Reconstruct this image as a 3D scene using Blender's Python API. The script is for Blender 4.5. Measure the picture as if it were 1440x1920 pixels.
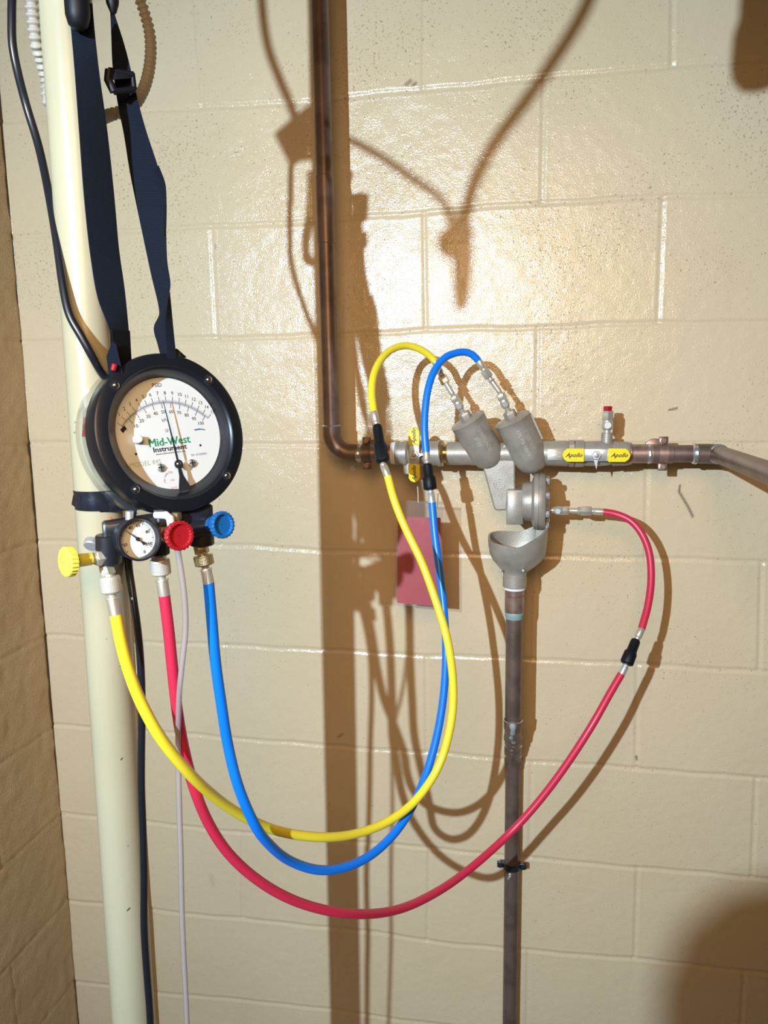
import bpy, math, random
import numpy as np
from mathutils import Vector, Matrix, noise

random.seed(4)
for o in list(bpy.data.objects):
    bpy.data.objects.remove(o)
SC = bpy.context.scene
COL = SC.collection
V = lambda *a: np.array(a, float)

# ------------------------------------------------------------------ camera
CAM = V(0.5960, -1.4490, -0.5043)
YAW, PITCH, ROLL, FPX = -0.1832, -0.1579, -0.0141, 1476.8
FWD = V(math.sin(YAW)*math.cos(PITCH), math.cos(YAW)*math.cos(PITCH), math.sin(PITCH))
_rt = V(math.cos(YAW), -math.sin(YAW), 0)
_up = np.cross(_rt, FWD)
RT = math.cos(ROLL)*_rt + math.sin(ROLL)*_up
UP = -math.sin(ROLL)*_rt + math.cos(ROLL)*_up
cd = bpy.data.cameras.new('camera')
cd.sensor_fit = 'HORIZONTAL'
cd.sensor_width = 36.0
cd.lens = 36.0*FPX/1440.0
cd.clip_start = 0.02
cam = bpy.data.objects.new('camera', cd)
COL.objects.link(cam)
cam.matrix_world = Matrix(((RT[0], UP[0], -FWD[0], CAM[0]), (RT[1], UP[1], -FWD[1], CAM[1]),
                           (RT[2], UP[2], -FWD[2], CAM[2]), (0, 0, 0, 1)))
SC.camera = cam

# ------------------------------------------------------------------ world, lights, exposure
wd = bpy.data.worlds.new('world')
SC.world = wd
wd.use_nodes = True
bg = wd.node_tree.nodes['Background']
bg.inputs[0].default_value = (1.0, 0.66, 0.37, 1)
bg.inputs[1].default_value = 0.055
LP = V(-0.047, -2.534, -0.108)


def aim(o, tgt):
    o.rotation_euler = (Vector(tgt) - o.location).to_track_quat('-Z', 'Y').to_euler()


kl = bpy.data.lights.new('work_lamp_light', 'SPOT')
kl.energy = 312
kl.color = (0.60, 0.80, 1.0)
kl.shadow_soft_size = 0.013
kl.spot_size = math.radians(87)
kl.spot_blend = 1.0
ko = bpy.data.objects.new('work_lamp_light', kl)
COL.objects.link(ko)
ko.location = LP
aim(ko, (0.42, 0, -0.74))
wl = bpy.data.lights.new('warm_room_light', 'SPOT')
wl.energy = 50
wl.color = (1.0, 0.62, 0.31)
wl.specular_factor = 0.1
wl.shadow_soft_size = 0.30
wl.spot_size = math.radians(84)
wl.spot_blend = 1.0
wo = bpy.data.objects.new('warm_room_light', wl)
COL.objects.link(wo)
wo.location = (0.55, -1.75, -0.10)
aim(wo, (0.30, 0, -0.85))
SC.view_settings.view_transform = 'Standard'
SC.view_settings.look = 'None'
SC.view_settings.exposure = 0.0
SC.view_settings.gamma = 1.0
SC.view_settings.use_curve_mapping = False


# ------------------------------------------------------------------ placing helpers
def ray(px, py):
    return (px-720)/FPX*RT - (py-960)/FPX*UP + FWD


def at(px, py, Y):
    d = ray(px, py)
    return CAM + d*((Y-CAM[1])/d[1])


def sh(px, py, Y):
    """the point at depth Y whose lamp shadow falls on the wall at this spot"""
    W = at(px, py, 0)
    return LP+(W-LP)*((Y-LP[1])/(0-LP[1]))


def unit(v):
    v = np.asarray(v, float)
    return v/np.linalg.norm(v)


# ------------------------------------------------------------------ materials
def mat(name, col, rough=0.5, metal=0.0, spec=0.5, noise_s=0, noise_c=None, noise_lo=0.45, noise_hi=0.6,
        bump=0, bump_s=200, coat=0, alpha=None):
    m = bpy.data.materials.new(name)
    m.use_nodes = True
    nt = m.node_tree
    b = nt.nodes['Principled BSDF']
    b.inputs['Base Color'].default_value = (*col, 1)
    b.inputs['Roughness'].default_value = rough
    b.inputs['Metallic'].default_value = metal
    b.inputs['Specular IOR Level'].default_value = spec
    b.inputs['Coat Weight'].default_value = coat
    b.inputs['Coat Roughness'].default_value = 0.1
    geo = nt.nodes.new('ShaderNodeNewGeometry')
    if noise_s:
        n = nt.nodes.new('ShaderNodeTexNoise')
        n.inputs['Scale'].default_value = noise_s
        n.inputs['Detail'].default_value = 5
        nt.links.new(geo.outputs['Position'], n.inputs['Vector'])
        r = nt.nodes.new('ShaderNodeMapRange')
        r.inputs[1].default_value = noise_lo
        r.inputs[2].default_value = noise_hi
        nt.links.new(n.outputs['Fac'], r.inputs[0])
        mx = nt.nodes.new('ShaderNodeMix')
        mx.data_type = 'RGBA'
        mx.inputs[6].default_value = (*col, 1)
        mx.inputs[7].default_value = (*noise_c, 1)
        nt.links.new(r.outputs[0], mx.inputs[0])
        nt.links.new(mx.outputs[2], b.inputs['Base Color'])
    if bump:
        n2 = nt.nodes.new('ShaderNodeTexNoise')
        n2.inputs['Scale'].default_value = bump_s
        n2.inputs['Detail'].default_value = 3
        nt.links.new(geo.outputs['Position'], n2.inputs['Vector'])
        bp = nt.nodes.new('ShaderNodeBump')
        bp.inputs['Strength'].default_value = 1.0
        bp.inputs['Distance'].default_value = bump
        nt.links.new(n2.outputs['Fac'], bp.inputs['Height'])
        nt.links.new(bp.outputs[0], b.inputs['Normal'])
    return m


def clear_mat(name, tint, gloss=0.12, body=None, bodyf=0.0):
    """see-through plastic: transparent + fresnel gloss, with an optional milky body"""
    m = bpy.data.materials.new(name)
    m.use_nodes = True
    nt = m.node_tree
    nt.nodes.clear()
    out = nt.nodes.new('ShaderNodeOutputMaterial')
    tr = nt.nodes.new('ShaderNodeBsdfTransparent')
    tr.inputs[0].default_value = (*tint, 1)
    gl = nt.nodes.new('ShaderNodeBsdfGlossy')
    gl.inputs['Roughness'].default_value = 0.08
    lw = nt.nodes.new('ShaderNodeLayerWeight')
    lw.inputs[0].default_value = 0.5
    fr = nt.nodes.new('ShaderNodeMath')
    fr.operation = 'POWER'
    fr.inputs[1].default_value = 4.0
    nt.links.new(lw.outputs['Facing'], fr.inputs[0])
    mx = nt.nodes.new('ShaderNodeMixShader')
    sc = nt.nodes.new('ShaderNodeMath')
    sc.operation = 'MULTIPLY_ADD'
    sc.inputs[1].default_value = 0.8
    sc.inputs[2].default_value = gloss*0.2
    nt.links.new(fr.outputs[0], sc.inputs[0])
    nt.links.new(sc.outputs[0], mx.inputs[0])
    src = tr
    if body:
        df = nt.nodes.new('ShaderNodeBsdfPrincipled')
        df.inputs['Base Color'].default_value = (*body, 1)
        df.inputs['Roughness'].default_value = 0.3
        m2 = nt.nodes.new('ShaderNodeMixShader')
        m2.inputs[0].default_value = bodyf
        nt.links.new(tr.outputs[0], m2.inputs[1])
        nt.links.new(df.outputs[0], m2.inputs[2])
        src = m2
    nt.links.new(src.outputs[0], mx.inputs[1])
    nt.links.new(gl.outputs[0], mx.inputs[2])
    nt.links.new(mx.outputs[0], out.inputs[0])
    return m


def wall_mat(name, base, rough=0.33, pits=1.0, peel=0.00047):
    m = bpy.data.materials.new(name)
    m.use_nodes = True
    nt = m.node_tree
    L = nt.links.new
    b = nt.nodes['Principled BSDF']
    b.inputs['Specular IOR Level'].default_value = 0.5
    geo = nt.nodes.new('ShaderNodeNewGeometry')

    def nz(scale, detail=4, rgh=0.5):
        n = nt.nodes.new('ShaderNodeTexNoise')
        n.inputs['Scale'].default_value = scale
        n.inputs['Detail'].default_value = detail
        n.inputs['Roughness'].default_value = rgh
        L(geo.outputs['Position'], n.inputs['Vector'])
        return n.outputs['Fac']

    def rng(src, a, c, lo=0.0, hi=1.0):
        r = nt.nodes.new('ShaderNodeMapRange')
        r.inputs[1].default_value = a
        r.inputs[2].default_value = c
        r.inputs[3].default_value = lo
        r.inputs[4].default_value = hi
        L(src, r.inputs[0])
        return r.outputs[0]

    def mul(a, c, op='MULTIPLY'):
        q = nt.nodes.new('ShaderNodeMath')
        q.operation = op
        for i, s in enumerate((a, c)):
            if isinstance(s, (int, float)):
                q.inputs[i].default_value = s
            else:
                L(s, q.inputs[i])
        return q.outputs[0]

    def mixc(f, A, B):
        mx = nt.nodes.new('ShaderNodeMix')
        mx.data_type = 'RGBA'
        for i, s in ((6, A), (7, B)):
            if isinstance(s, tuple):
                mx.inputs[i].default_value = (*s, 1)
            else:
                L(s, mx.inputs[i])
        L(f, mx.inputs[0])
        return mx.outputs[2]
    sep = nt.nodes.new('ShaderNodeSeparateXYZ')
    L(geo.outputs['Position'], sep.inputs[0])
    # pits in the block face: small dark holes, denser in patches and higher up the wall
    dens = rng(nz(5.5, 2), 0.35, 0.65, 0.0, 1.0)
    up = rng(sep.outputs['Z'], -1.5, -0.15, 0.30, 1.0)
    thr = mul(mul(dens, up), 0.096)
    hole = nz(235, 3, 0.6)
    edge = mul(0.272 + 0.036, thr, 'ADD')
    pit = mul(mul(edge, hole, 'SUBTRACT'), 13.0)
    pit_c = rng(pit, 0.0, 1.0, 0.0, pits)
    att = nt.nodes.new('ShaderNodeAttribute')
    att.attribute_name = 'stain'
    c1 = mixc(rng(nz(2.3, 4), 0.35, 0.7), base, tuple(x*y for x, y in zip(base, (0.96, 0.95, 0.90))))
    c2 = mixc(mul(pit_c, 0.55), c1, (0.20, 0.12, 0.055))
    c3 = mixc(att.outputs['Fac'], c2, (0.05, 0.04, 0.03))
    L(c3, b.inputs['Base Color'])
    L(rng(nz(14, 3), 0.3, 0.7, rough-0.03, rough+0.10), b.inputs['Roughness'])
    h = mul(nz(360, 2, 0.5), 1.1)
    h2 = mul(nz(110, 2), 0.6)
    hh = mul(mul(h, h2, 'ADD'), mul(pit_c, -1.1), 'ADD')
    bp = nt.nodes.new('ShaderNodeBump')
    bp.inputs['Distance'].default_value = peel
    bp.inputs['Strength'].default_value = 1.0
    L(hh, bp.inputs['Height'])
    L(bp.outputs[0], b.inputs['Normal'])
    return m


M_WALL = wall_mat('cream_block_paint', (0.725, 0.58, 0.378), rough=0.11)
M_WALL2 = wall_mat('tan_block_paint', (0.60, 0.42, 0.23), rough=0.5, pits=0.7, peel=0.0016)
M_FLOOR = mat('grey_concrete', (0.30, 0.28, 0.25), 0.8, noise_s=6, noise_c=(0.22, 0.20, 0.18), bump=0.001, bump_s=60)
M_PVC = mat('cream_pipe_paint', (0.47, 0.425, 0.28), 0.28, noise_s=4, noise_c=(0.44, 0.395, 0.255))
M_COPPER = mat('tarnished_copper', (0.215, 0.150, 0.122), 0.42, 0.5, noise_s=24, noise_c=(0.155, 0.105, 0.084), bump=0.0002, bump_s=90)
M_COPPERB = mat('bright_copper', (0.40, 0.27, 0.215), 0.38, 0.6, noise_s=30, noise_c=(0.27, 0.175, 0.14))
M_SOLDER = mat('silver_solder', (0.62, 0.64, 0.66), 0.3, 0.8, bump=0.0006, bump_s=160)
M_PATINA = mat('verdigris', (0.22, 0.44, 0.43), 0.6, 0.1, noise_s=60, noise_c=(0.36, 0.36, 0.34))
M_BRONZE = mat('cast_bronze', (0.41, 0.375, 0.315), 0.42, 0.32, noise_s=40, noise_c=(0.35, 0.315, 0.26), bump=0.0003, bump_s=500)
M_BRONZEW = mat('raised_cast_letters', (0.58, 0.54, 0.46), 0.45, 0.5)
M_BRASS = mat('brass', (0.58, 0.47, 0.26), 0.28, 0.85)
M_NICKEL = mat('nickel_plated_brass', (0.74, 0.69, 0.57), 0.33, 0.65)
M_KNURL = mat('knurled_nickel', (0.70, 0.65, 0.54), 0.42, 0.45)
M_STEEL = mat('zinc_plated_steel', (0.72, 0.75, 0.78), 0.33, 0.65)
M_CHROME = mat('polished_screw', (0.80, 0.82, 0.85), 0.15, 1.0)
M_YHAND = mat('yellow_vinyl', (0.92, 0.72, 0.01), 0.35)
M_BLK = mat('black_plastic', (0.008, 0.010, 0.014), 0.33, spec=0.4)
M_BLKM = mat('black_anodised', (0.014, 0.016, 0.022), 0.35, spec=0.6)
M_BLKR = mat('black_rubber', (0.006, 0.007, 0.010), 0.5, spec=0.3)
M_TAPE = mat('black_tape', (0.012, 0.015, 0.024), 0.22, bump=0.0006, bump_s=55)
M_CABLE = mat('black_cable', (0.012, 0.014, 0.019), 0.28)
M_WEB = mat('dark_blue_webbing', (0.016, 0.026, 0.050), 0.75, spec=0.2)
M_YHOSE = mat('yellow_hose', (0.92, 0.76, 0.04), 0.33)
M_RHOSE = mat('red_hose', (0.62, 0.026, 0.070), 0.36)
M_BHOSE = mat('blue_hose', (0.004, 0.20, 0.86), 0.33)
M_YKNOB = mat('yellow_knob_plastic', (0.90, 0.82, 0.10), 0.35)
M_RKNOB = mat('red_knob_plastic', (0.40, 0.012, 0.018), 0.33)
M_BKNOB = mat('blue_knob_plastic', (0.01, 0.13, 0.40), 0.33)
M_WHITE = mat('white_plastic', (0.85, 0.84, 0.80), 0.35)
M_TEFLON = mat('white_thread_tape', (0.88, 0.88, 0.86), 0.5)
M_DIAL = mat('dial_white', (0.80, 0.82, 0.80), 0.45)
M_INK = mat('dial_black_ink', (0.02, 0.02, 0.025), 0.5)
M_INKB = mat('dial_blue_ink', (0.10, 0.18, 0.35), 0.5)
M_INKG = mat('dial_green_ink', (0.02, 0.33, 0.16), 0.5)
M_INKO = mat('dial_pale_green_ink', (0.42, 0.50, 0.30), 0.5)
M_INKP = mat('dial_pink_ink', (0.55, 0.25, 0.35), 0.5)
M_CORR = mat('grey_corrugated_plastic', (0.40, 0.37, 0.31), 0.5)
M_RCARD = mat('red_card', (0.62, 0.03, 0.05), 0.35, bump=0.0012, bump_s=22, coat=0.35)
M_ORANGE = mat('orange_sticker', (0.80, 0.20, 0.08), 0.5)
M_JACKET = mat('dark_jacket', (0.03, 0.03, 0.035), 0.8)
M_SKIN = mat('skin', (0.45, 0.26, 0.18), 0.5)
M_GLASS = clear_mat('gauge_window', (0.97, 0.98, 0.98), 0.05)
M_CLEAR = clear_mat('clear_plastic', (0.90, 0.91, 0.91), 0.2, (0.75, 0.76, 0.74), 0.03)
M_TUBE = clear_mat('milky_vinyl', (0.9, 0.9, 0.92), 0.2, (0.52, 0.45, 0.44), 0.55)
M_POUCH = clear_mat('clear_pouch', (0.95, 0.95, 0.95), 0.25, (0.8, 0.8, 0.8), 0.06)


def web_bump(m):
    nt = m.node_tree
    b = nt.nodes['Principled BSDF']
    geo = nt.nodes['Geometry']
    w = nt.nodes.new('ShaderNodeTexWave')
    w.bands_direction = 'Z'
    w.inputs['Scale'].default_value = 170
    w.inputs['Distortion'].default_value = 2.0
    w.inputs['Detail Scale'].default_value = 90
    nt.links.new(geo.outputs['Position'], w.inputs['Vector'])
    bp = nt.nodes.new('ShaderNodeBump')
    bp.inputs['Distance'].default_value = 0.0006
    nt.links.new(w.outputs['Fac'], bp.inputs['Height'])
    nt.links.new(bp.outputs[0], b.inputs['Normal'])
    mx = nt.nodes.new('ShaderNodeMix')
    mx.data_type = 'RGBA'
    mx.inputs[6].default_value = (0.007, 0.012, 0.025, 1)
    mx.inputs[7].default_value = (0.016, 0.025, 0.046, 1)
    nt.links.new(w.outputs['Fac'], mx.inputs[0])
    nt.links.new(mx.outputs[2], b.inputs['Base Color'])


web_bump(M_WEB)


# ------------------------------------------------------------------ mesh builder
class MB:
    def __init__(s):
        s.v, s.f, s.m, s.mats, s.sm = [], [], [], [], []

    def add(s, verts, faces, m=None, smooth=True):
        o = len(s.v)
        if m not in s.mats:
            s.mats.append(m)
        k = s.mats.index(m)
        s.v += [tuple(map(float, p)) for p in verts]
        for f in faces:
            s.f.append(tuple(i+o for i in f))
            s.m.append(k)
            s.sm.append(smooth)
        return s

    # surface of revolution about axis from P; profile = [(along, radius)]
    def lathe(s, P, ax, prof, n=40, m=None, ref=None, sharp=False, cap=True, mod=None):
        P = np.asarray(P, float)
        ax = unit(ax)
        r = np.cross(ax, (0, 0, 1) if abs(ax[2]) < 0.9 else (1, 0, 0)) if ref is None else ref - np.dot(ref, ax)*ax
        r = unit(r)
        u = np.cross(ax, r)
        vs, fs = [], []
        for t, R in prof:
            for i in range(n):
                a = 2*math.pi*i/n
                q = R*(mod(a, t) if mod else 1)
                vs.append(P + ax*t + q*(math.cos(a)*r + math.sin(a)*u))
        for k in range(len(prof)-1):
            for i in range(n):
                j = (i+1) % n
                fs.append((k*n+i, k*n+j, (k+1)*n+j, (k+1)*n+i))
        if cap:
            fs.append(tuple(range(n))[::-1])
            fs.append(tuple((len(prof)-1)*n+i for i in range(n)))
        return s.add(vs, fs, m, not sharp)

    def cyl(s, A, B, R, n=32, m=None, R2=None, bev=0.0):
        A = np.asarray(A, float)
        B = np.asarray(B, float)
        L = np.linalg.norm(B-A)
        R2 = R if R2 is None else R2
        b = min(bev, L/3)
        pr = [(0, R-b), (b, R), (L-b, R2), (L, R2-b)] if b else [(0, R), (L, R2)]
        return s.lathe(A, B-A, pr, n, m)

    def hexa(s, A, B, R, m=None, n=6, ref=None):
        A = np.asarray(A, float)
        B = np.asarray(B, float)
        L = np.linalg.norm(B-A)
        b = min(0.12*R, L/4)
        return s.lathe(A, B-A, [(0, R-b), (b, R), (L-b, R), (L, R-b)], n, m, ref, sharp=True)

    def ball(s, P, R, m=None, ax=(0, 0, 1), sq=1.0, n=20):
        pr = [(-R*sq*math.cos(a), max(R*math.sin(a), 1e-5)) for a in np.linspace(0, math.pi, 13)]
        return s.lathe(P, ax, pr, n, m)

    def tube(s, path, R, n=16, m=None, cap=True):
        path = [np.asarray(p, float) for p in path]
        N = len(path)
        Rs = R if hasattr(R, '__len__') else [R]*N
        T = [unit(path[min(i+1, N-1)]-path[max(i-1, 0)]) for i in range(N)]
        r = np.cross(T[0], (0, 1, 0) if abs(T[0][1]) < 0.9 else (1, 0, 0))
        r = unit(r)
        vs, fs = [], []
        for i in range(N):
            r = unit(r - np.dot(r, T[i])*T[i])
            u = np.cross(T[i], r)
            for k in range(n):
                a = 2*math.pi*k/n
                vs.append(path[i] + Rs[i]*(math.cos(a)*r+math.sin(a)*u))
        for i in range(N-1):
            for k in range(n):
                j = (k+1) % n
                fs.append((i*n+k, i*n+j, (i+1)*n+j, (i+1)*n+k))
        if cap:
            fs.append(tuple(range(n))[::-1])
            fs.append(tuple((N-1)*n+k for k in range(n)))
        return s.add(vs, fs, m, True)

    # box centred at P with half sizes along axes a,b,c (bevelled edges)
    def box(s, P, a, b, c, m=None, bev=0.0):
        P = np.asarray(P, float)
        a, b, c = (np.asarray(x, float) for x in (a, b, c))
        if not bev:
            vs = [P+i*a+j*b+k*c for i in (-1, 1) for j in (-1, 1) for k in (-1, 1)]
            fs = [(0, 1, 3, 2), (4, 6, 7, 5), (0, 4, 5, 1), (2, 3, 7, 6), (0, 2, 6, 4), (1, 5, 7, 3)]
            return s.add(vs, fs, m, False)
        la, lb, lc = (np.linalg.norm(x) for x in (a, b, c))
        poly = []
        for sx, sy in ((1, 1), (-1, 1), (-1, -1), (1, -1)):
            pts = [(sx*(la-bev), sy*lb), (sx*la, sy*(lb-bev))]
            if sx*sy > 0:
                pts = pts[::-1]
            poly += pts
        ua, ub, uc = unit(a), unit(b), unit(c)
        rings = [(-lc, 0.85), (-lc+bev, 1), (lc-bev, 1), (lc, 0.85)]
        vs, fs = [], []
        for h, k in rings:
            for x, y in poly:
                xx = x if k == 1 else math.copysign(max(abs(x)-bev, 0), x)
                yy = y if k == 1 else math.copysign(max(abs(y)-bev, 0), y)
                vs.append(P+ua*xx+ub*yy+uc*h)
        n = 8
        for i in range(3):
            for k in range(n):
                j = (k+1) % n
                fs.append((i*n+k, i*n+j, (i+1)*n+j, (i+1)*n+k))
        fs.append(tuple(range(n))[::-1])
        fs.append(tuple(3*n+k for k in range(n)))
        return s.add(vs, fs, m, False)

    # closed outline (list of 3d points) pushed along vector d
    def prism(s, pts, d, m=None, smooth=False):
        n = len(pts)
        d = np.asarray(d, float)
        vs = [np.asarray(p, float) for p in pts]
        vs = vs + [p+d for p in vs]
        fs = [tuple(range(n)), tuple(range(2*n-1, n-1, -1))]
        for i in range(n):
            j = (i+1) % n
            fs.append((i, i+n, j+n, j))
        return s.add(vs, fs, m, smooth)

    def ribbon(s, Ls, Rs_, th, m=None, n=6):
        vs, fs = [], []
        N = len(Ls)
        for i in range(N):
            a, b = np.asarray(Ls[i]), np.asarray(Rs_[i])
            a0, b0 = np.asarray(Ls[max(i-1, 0)]), np.asarray(Rs_[max(i-1, 0)])
            a1, b1 = np.asarray(Ls[min(i+1, N-1)]), np.asarray(Rs_[min(i+1, N-1)])
            nn = unit(np.cross(b-a, (a1+b1)-(a0+b0)))
            for sg in (1, -1):
                rng = range(n+1) if sg > 0 else range(n, -1, -1)
                for k in rng:
                    t = k/n
                    e = 0.6 if k in (0, n) else 1.0
                    vs.append(a*(1-t)+b*t + nn*sg*th/2*e)
        w = 2*(n+1)
        for i in range(N-1):
            for k in range(w):
                j = (k+1) % w
                fs.append((i*w+k, i*w+j, (i+1)*w+j, (i+1)*w+k))
        fs.append(tuple(range(w))[::-1])
        fs.append(tuple((N-1)*w+k for k in range(w)))
        return s.add(vs, fs, m, True)

    def obj(s, name, m=None, parent=None, base=None):
        base = np.zeros(3) if base is None else np.asarray(base, float)
        if parent is not None:
            base = WORLD[parent.name]
        me = bpy.data.meshes.new(name)
        me.from_pydata([tuple(np.array(p)-base) for p in s.v], [], s.f)
        for x in s.mats:
            me.materials.append(x if x is not None else m)
        me.polygons.foreach_set('material_index', s.m)
        me.polygons.foreach_set('use_smooth', s.sm)
        me.update()
        try:
            me.set_sharp_from_angle(angle=math.radians(42))
        except Exception:
            pass
        o = bpy.data.objects.new(name, me)
        COL.objects.link(o)
        if parent is not None:
            o.parent = parent
            WORLD[o.name] = base
        else:
            o.location = base
            WORLD[o.name] = base
        return o


WORLD = {}


def tag(o, label=None, cat=None, group=None, kind=None):
    for k, v in (('label', label), ('category', cat), ('group', group), ('kind', kind)):
        if v:
            o[k] = v
    return o


def thing(name, label, cat, loc, group=None):
    o = bpy.data.objects.new(name, None)
    o.empty_display_size = 0.02
    COL.objects.link(o)
    o.location = loc
    WORLD[o.name] = np.asarray(loc, float)
    return tag(o, label, cat, group)


def spline(pts, per=10):
    P = [np.asarray(p, float) for p in pts]
    P = [2*P[0]-P[1]] + P + [2*P[-1]-P[-2]]
    out = []
    for i in range(1, len(P)-2):
        p0, p1, p2, p3 = P[i-1:i+3]
        # centripetal Catmull-Rom
        d = [max(np.linalg.norm(b-a), 1e-6)**0.5 for a, b in ((p0, p1), (p1, p2), (p2, p3))]
        t0, t1 = 0, d[0]
        t2, t3 = t1+d[1], t1+d[1]+d[2]
        for k in range(per):
            t = t1+(t2-t1)*k/per
            A1 = (t1-t)/(t1-t0)*p0+(t-t0)/(t1-t0)*p1
            A2 = (t2-t)/(t2-t1)*p1+(t-t1)/(t2-t1)*p2
            A3 = (t3-t)/(t3-t2)*p2+(t-t2)/(t3-t2)*p3
            B1 = (t2-t)/(t2-t0)*A1+(t-t0)/(t2-t0)*A2
            B2 = (t3-t)/(t3-t1)*A2+(t-t1)/(t3-t1)*A3
            out.append((t2-t)/(t2-t1)*B1+(t-t1)/(t2-t1)*B2)
    out.append(P[-2])
    return out


def smooth_path(pts, it=3):
    P = [np.array(p, float) for p in pts]
    for _ in range(it):
        Q = [P[0]] + [(P[i-1]+2*P[i]+P[i+1])/4 for i in range(1, len(P)-1)] + [P[-1]]
        P = Q
    return P


def pxpath(lst, per=10, sm=4):
    return smooth_path(spline([at(*p) for p in lst], per), sm)


# text as flat mesh letters in a plane: origin P, right r, up u, normal n
def text(mb, s, P, r, u, n, size, m, align='CENTER', shear=0.0, bold=0.0, depth=0.0, sx=1.0):
    cu = bpy.data.curves.new('t', 'FONT')
    cu.body = s
    cu.size = 1.0
    size = float(size)
    cu.align_x = align
    cu.align_y = 'CENTER'
    cu.shear = shear
    cu.offset = bold/size
    cu.resolution_u = 2
    cu.extrude = depth/size
    ob = bpy.data.objects.new('t', cu)
    COL.objects.link(ob)
    bpy.context.view_layer.update()
    dg = bpy.context.evaluated_depsgraph_get()
    me = bpy.data.meshes.new_from_object(ob.evaluated_get(dg))
    vs = [P + (r*v.co.x*sx + u*v.co.y + n*v.co.z)*size for v in me.vertices]
    fs = [tuple(p.vertices) for p in me.polygons]
    mb.add(vs, fs, m, False)
    bpy.data.objects.remove(ob)
    bpy.data.curves.remove(cu)
    bpy.data.meshes.remove(me)


# ================================================================== THE SETTING
FLOOR_Z = -2.06
XL = -0.404           # plane of the left wall
BH, BW = 0.2032, 0.4064
HJ = {0: [(700, 177), (1018.6, 146.5), (1259, 123), (1383, 116), (270, 206), (511, 197)],
      1: [(700, 406), (792, 398), (988, 383), (1137, 372.5), (1435, 364), (315, 428), (535, 418)],
      2: [(792, 619), (1008, 614), (1229, 605), (1435, 604), (270, 636), (579, 631)],
      3: [(1282, 832), (1440, 833), (110, 830), (461, 834)],
      4: [(1060, 1043), (1200, 1047), (1427, 1053), (397, 1022), (515, 1025), (597, 1033), (100, 1014)],
      5: [(1007, 1236), (1243, 1248), (1440, 1260), (266, 1205), (425, 1209), (606, 1219), (781, 1228), (94, 1190), (150, 1194)],
      6: [(993, 1428), (1193, 1440), (1360, 1455), (1440, 1460), (353, 1377), (609, 1398), (872, 1416), (706, 1405)],
      7: [(993, 1610), (1193, 1627), (1403, 1645), (290, 1544), (462, 1562), (763, 1586), (117, 1526), (178, 1530)],
      8: [(993, 1783), (1193, 1798), (290, 1707), (684, 1746), (837, 1769), (128, 1689), (192, 1694)],
      9: [(300, 1862), (526, 1882)]}
VJ = {(-1, 0): [369, 378, 50, 170], (-1, 1): [795, 793.5, 0, 154], (-1, 2): [1261, 1260, 10, 118],
      (0, 1.5): [1020, 1016, 159, 365], (1, 0): [397, 406, 447, 619], (1, 1): [795, 798, 411, 611],
      (1, 2): [1242, 1234, 390, 596], (2, 1.5): [1008, 1006, 624, 800], (3, 2): [1213, 1211, 893, 1020],
      (4, 2.5): [1428, 1423, 1060, 1257], (5, 2): [1195, 1193, 1263, 1413], (6, 2.5): [1417, 1410, 1470, 1643],
      (7, 2): [1195, 1190, 1640, 1793], (7, 0): [455, 455, 1574, 1707], (7, 1): [805, 802, 1599, 1737]}


def wall_heights(U, Z, traced):
    """height (towards the room) of painted block wall with tooled joints"""
    H = np.zeros_like(U)
    k = np.floor(-Z/BH)

    def groove(d, w=0.0052, dep=0.0019):
        a = np.clip(np.abs(d)/w, 0, 1)
        g = -dep*(1-a**2)
        lip = 0.0003*np.exp(-((np.abs(d)-w*1.35)/(w*0.35))**2)
        return g+lip
    hz = {}
    for r in range(-4, 12):
        zc = np.full(U.shape[1], -r*BH)
        if traced and r in HJ:
            pts = sorted([(at(x, y, 0)[0], at(x, y, 0)[2]) for x, y in HJ[r]])
            zc = np.interp(U[0], [p[0] for p in pts], [p[1] for p in pts])
            ker = np.ones(61)/61
            zc = np.convolve(np.pad(zc, 30, 'edge'), ker, 'valid')
        zc = zc + 0.0009*np.sin(U[0]*23+r*1.7)+0.0006*np.sin(U[0]*61+r)
        hz[r] = zc
        H += groove(Z-zc[None, :])
    for r in range(-4, 11):
        inrow = (Z < hz[r][None, :]) & (Z > hz[r+1][None, :])
        off = 0.0 if (r % 2 == 1) else 0.5
        for c in range(-8, 8):
            xc = (c+off)*BW
            xz = None
            if traced and (r, c+off) in VJ:
                a = VJ[(r, c+off)]
                A, B = at(a[0], a[2], 0), at(a[1], a[3], 0)
                xz = A[0]+(B[0]-A[0])*(Z-A[2])/(B[2]-A[2])
            else:
                xz = xc
            if traced and isinstance(xz, float) and (xz < XL-0.02 or xz > 1.4):
                continue
            H += np.where(inrow, groove(U-xz, 0.0050, 0.0017), 0)
    return H


def noise2(shape, cell, seed):
    rs = np.random.RandomState(seed)
    gh, gw = shape[0]//cell+3, shape[1]//cell+3
    g = rs.rand(gh, gw)*2-1
    y = np.arange(shape[0])/cell
    x = np.arange(shape[1])/cell
    yi, xi = y.astype(int), x.astype(int)
    fy, fx = y-yi, x-xi
    fy = (fy*fy*(3-2*fy))[:, None]
    fx = (fx*fx*(3-2*fx))[None, :]
    a = g[yi][:, xi]
    b = g[yi][:, xi+1]
    c = g[yi+1][:, xi]
    d = g[yi+1][:, xi+1]
    return a*(1-fy)*(1-fx)+b*(1-fy)*fx+c*fy*(1-fx)+d*fy*fx


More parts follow.
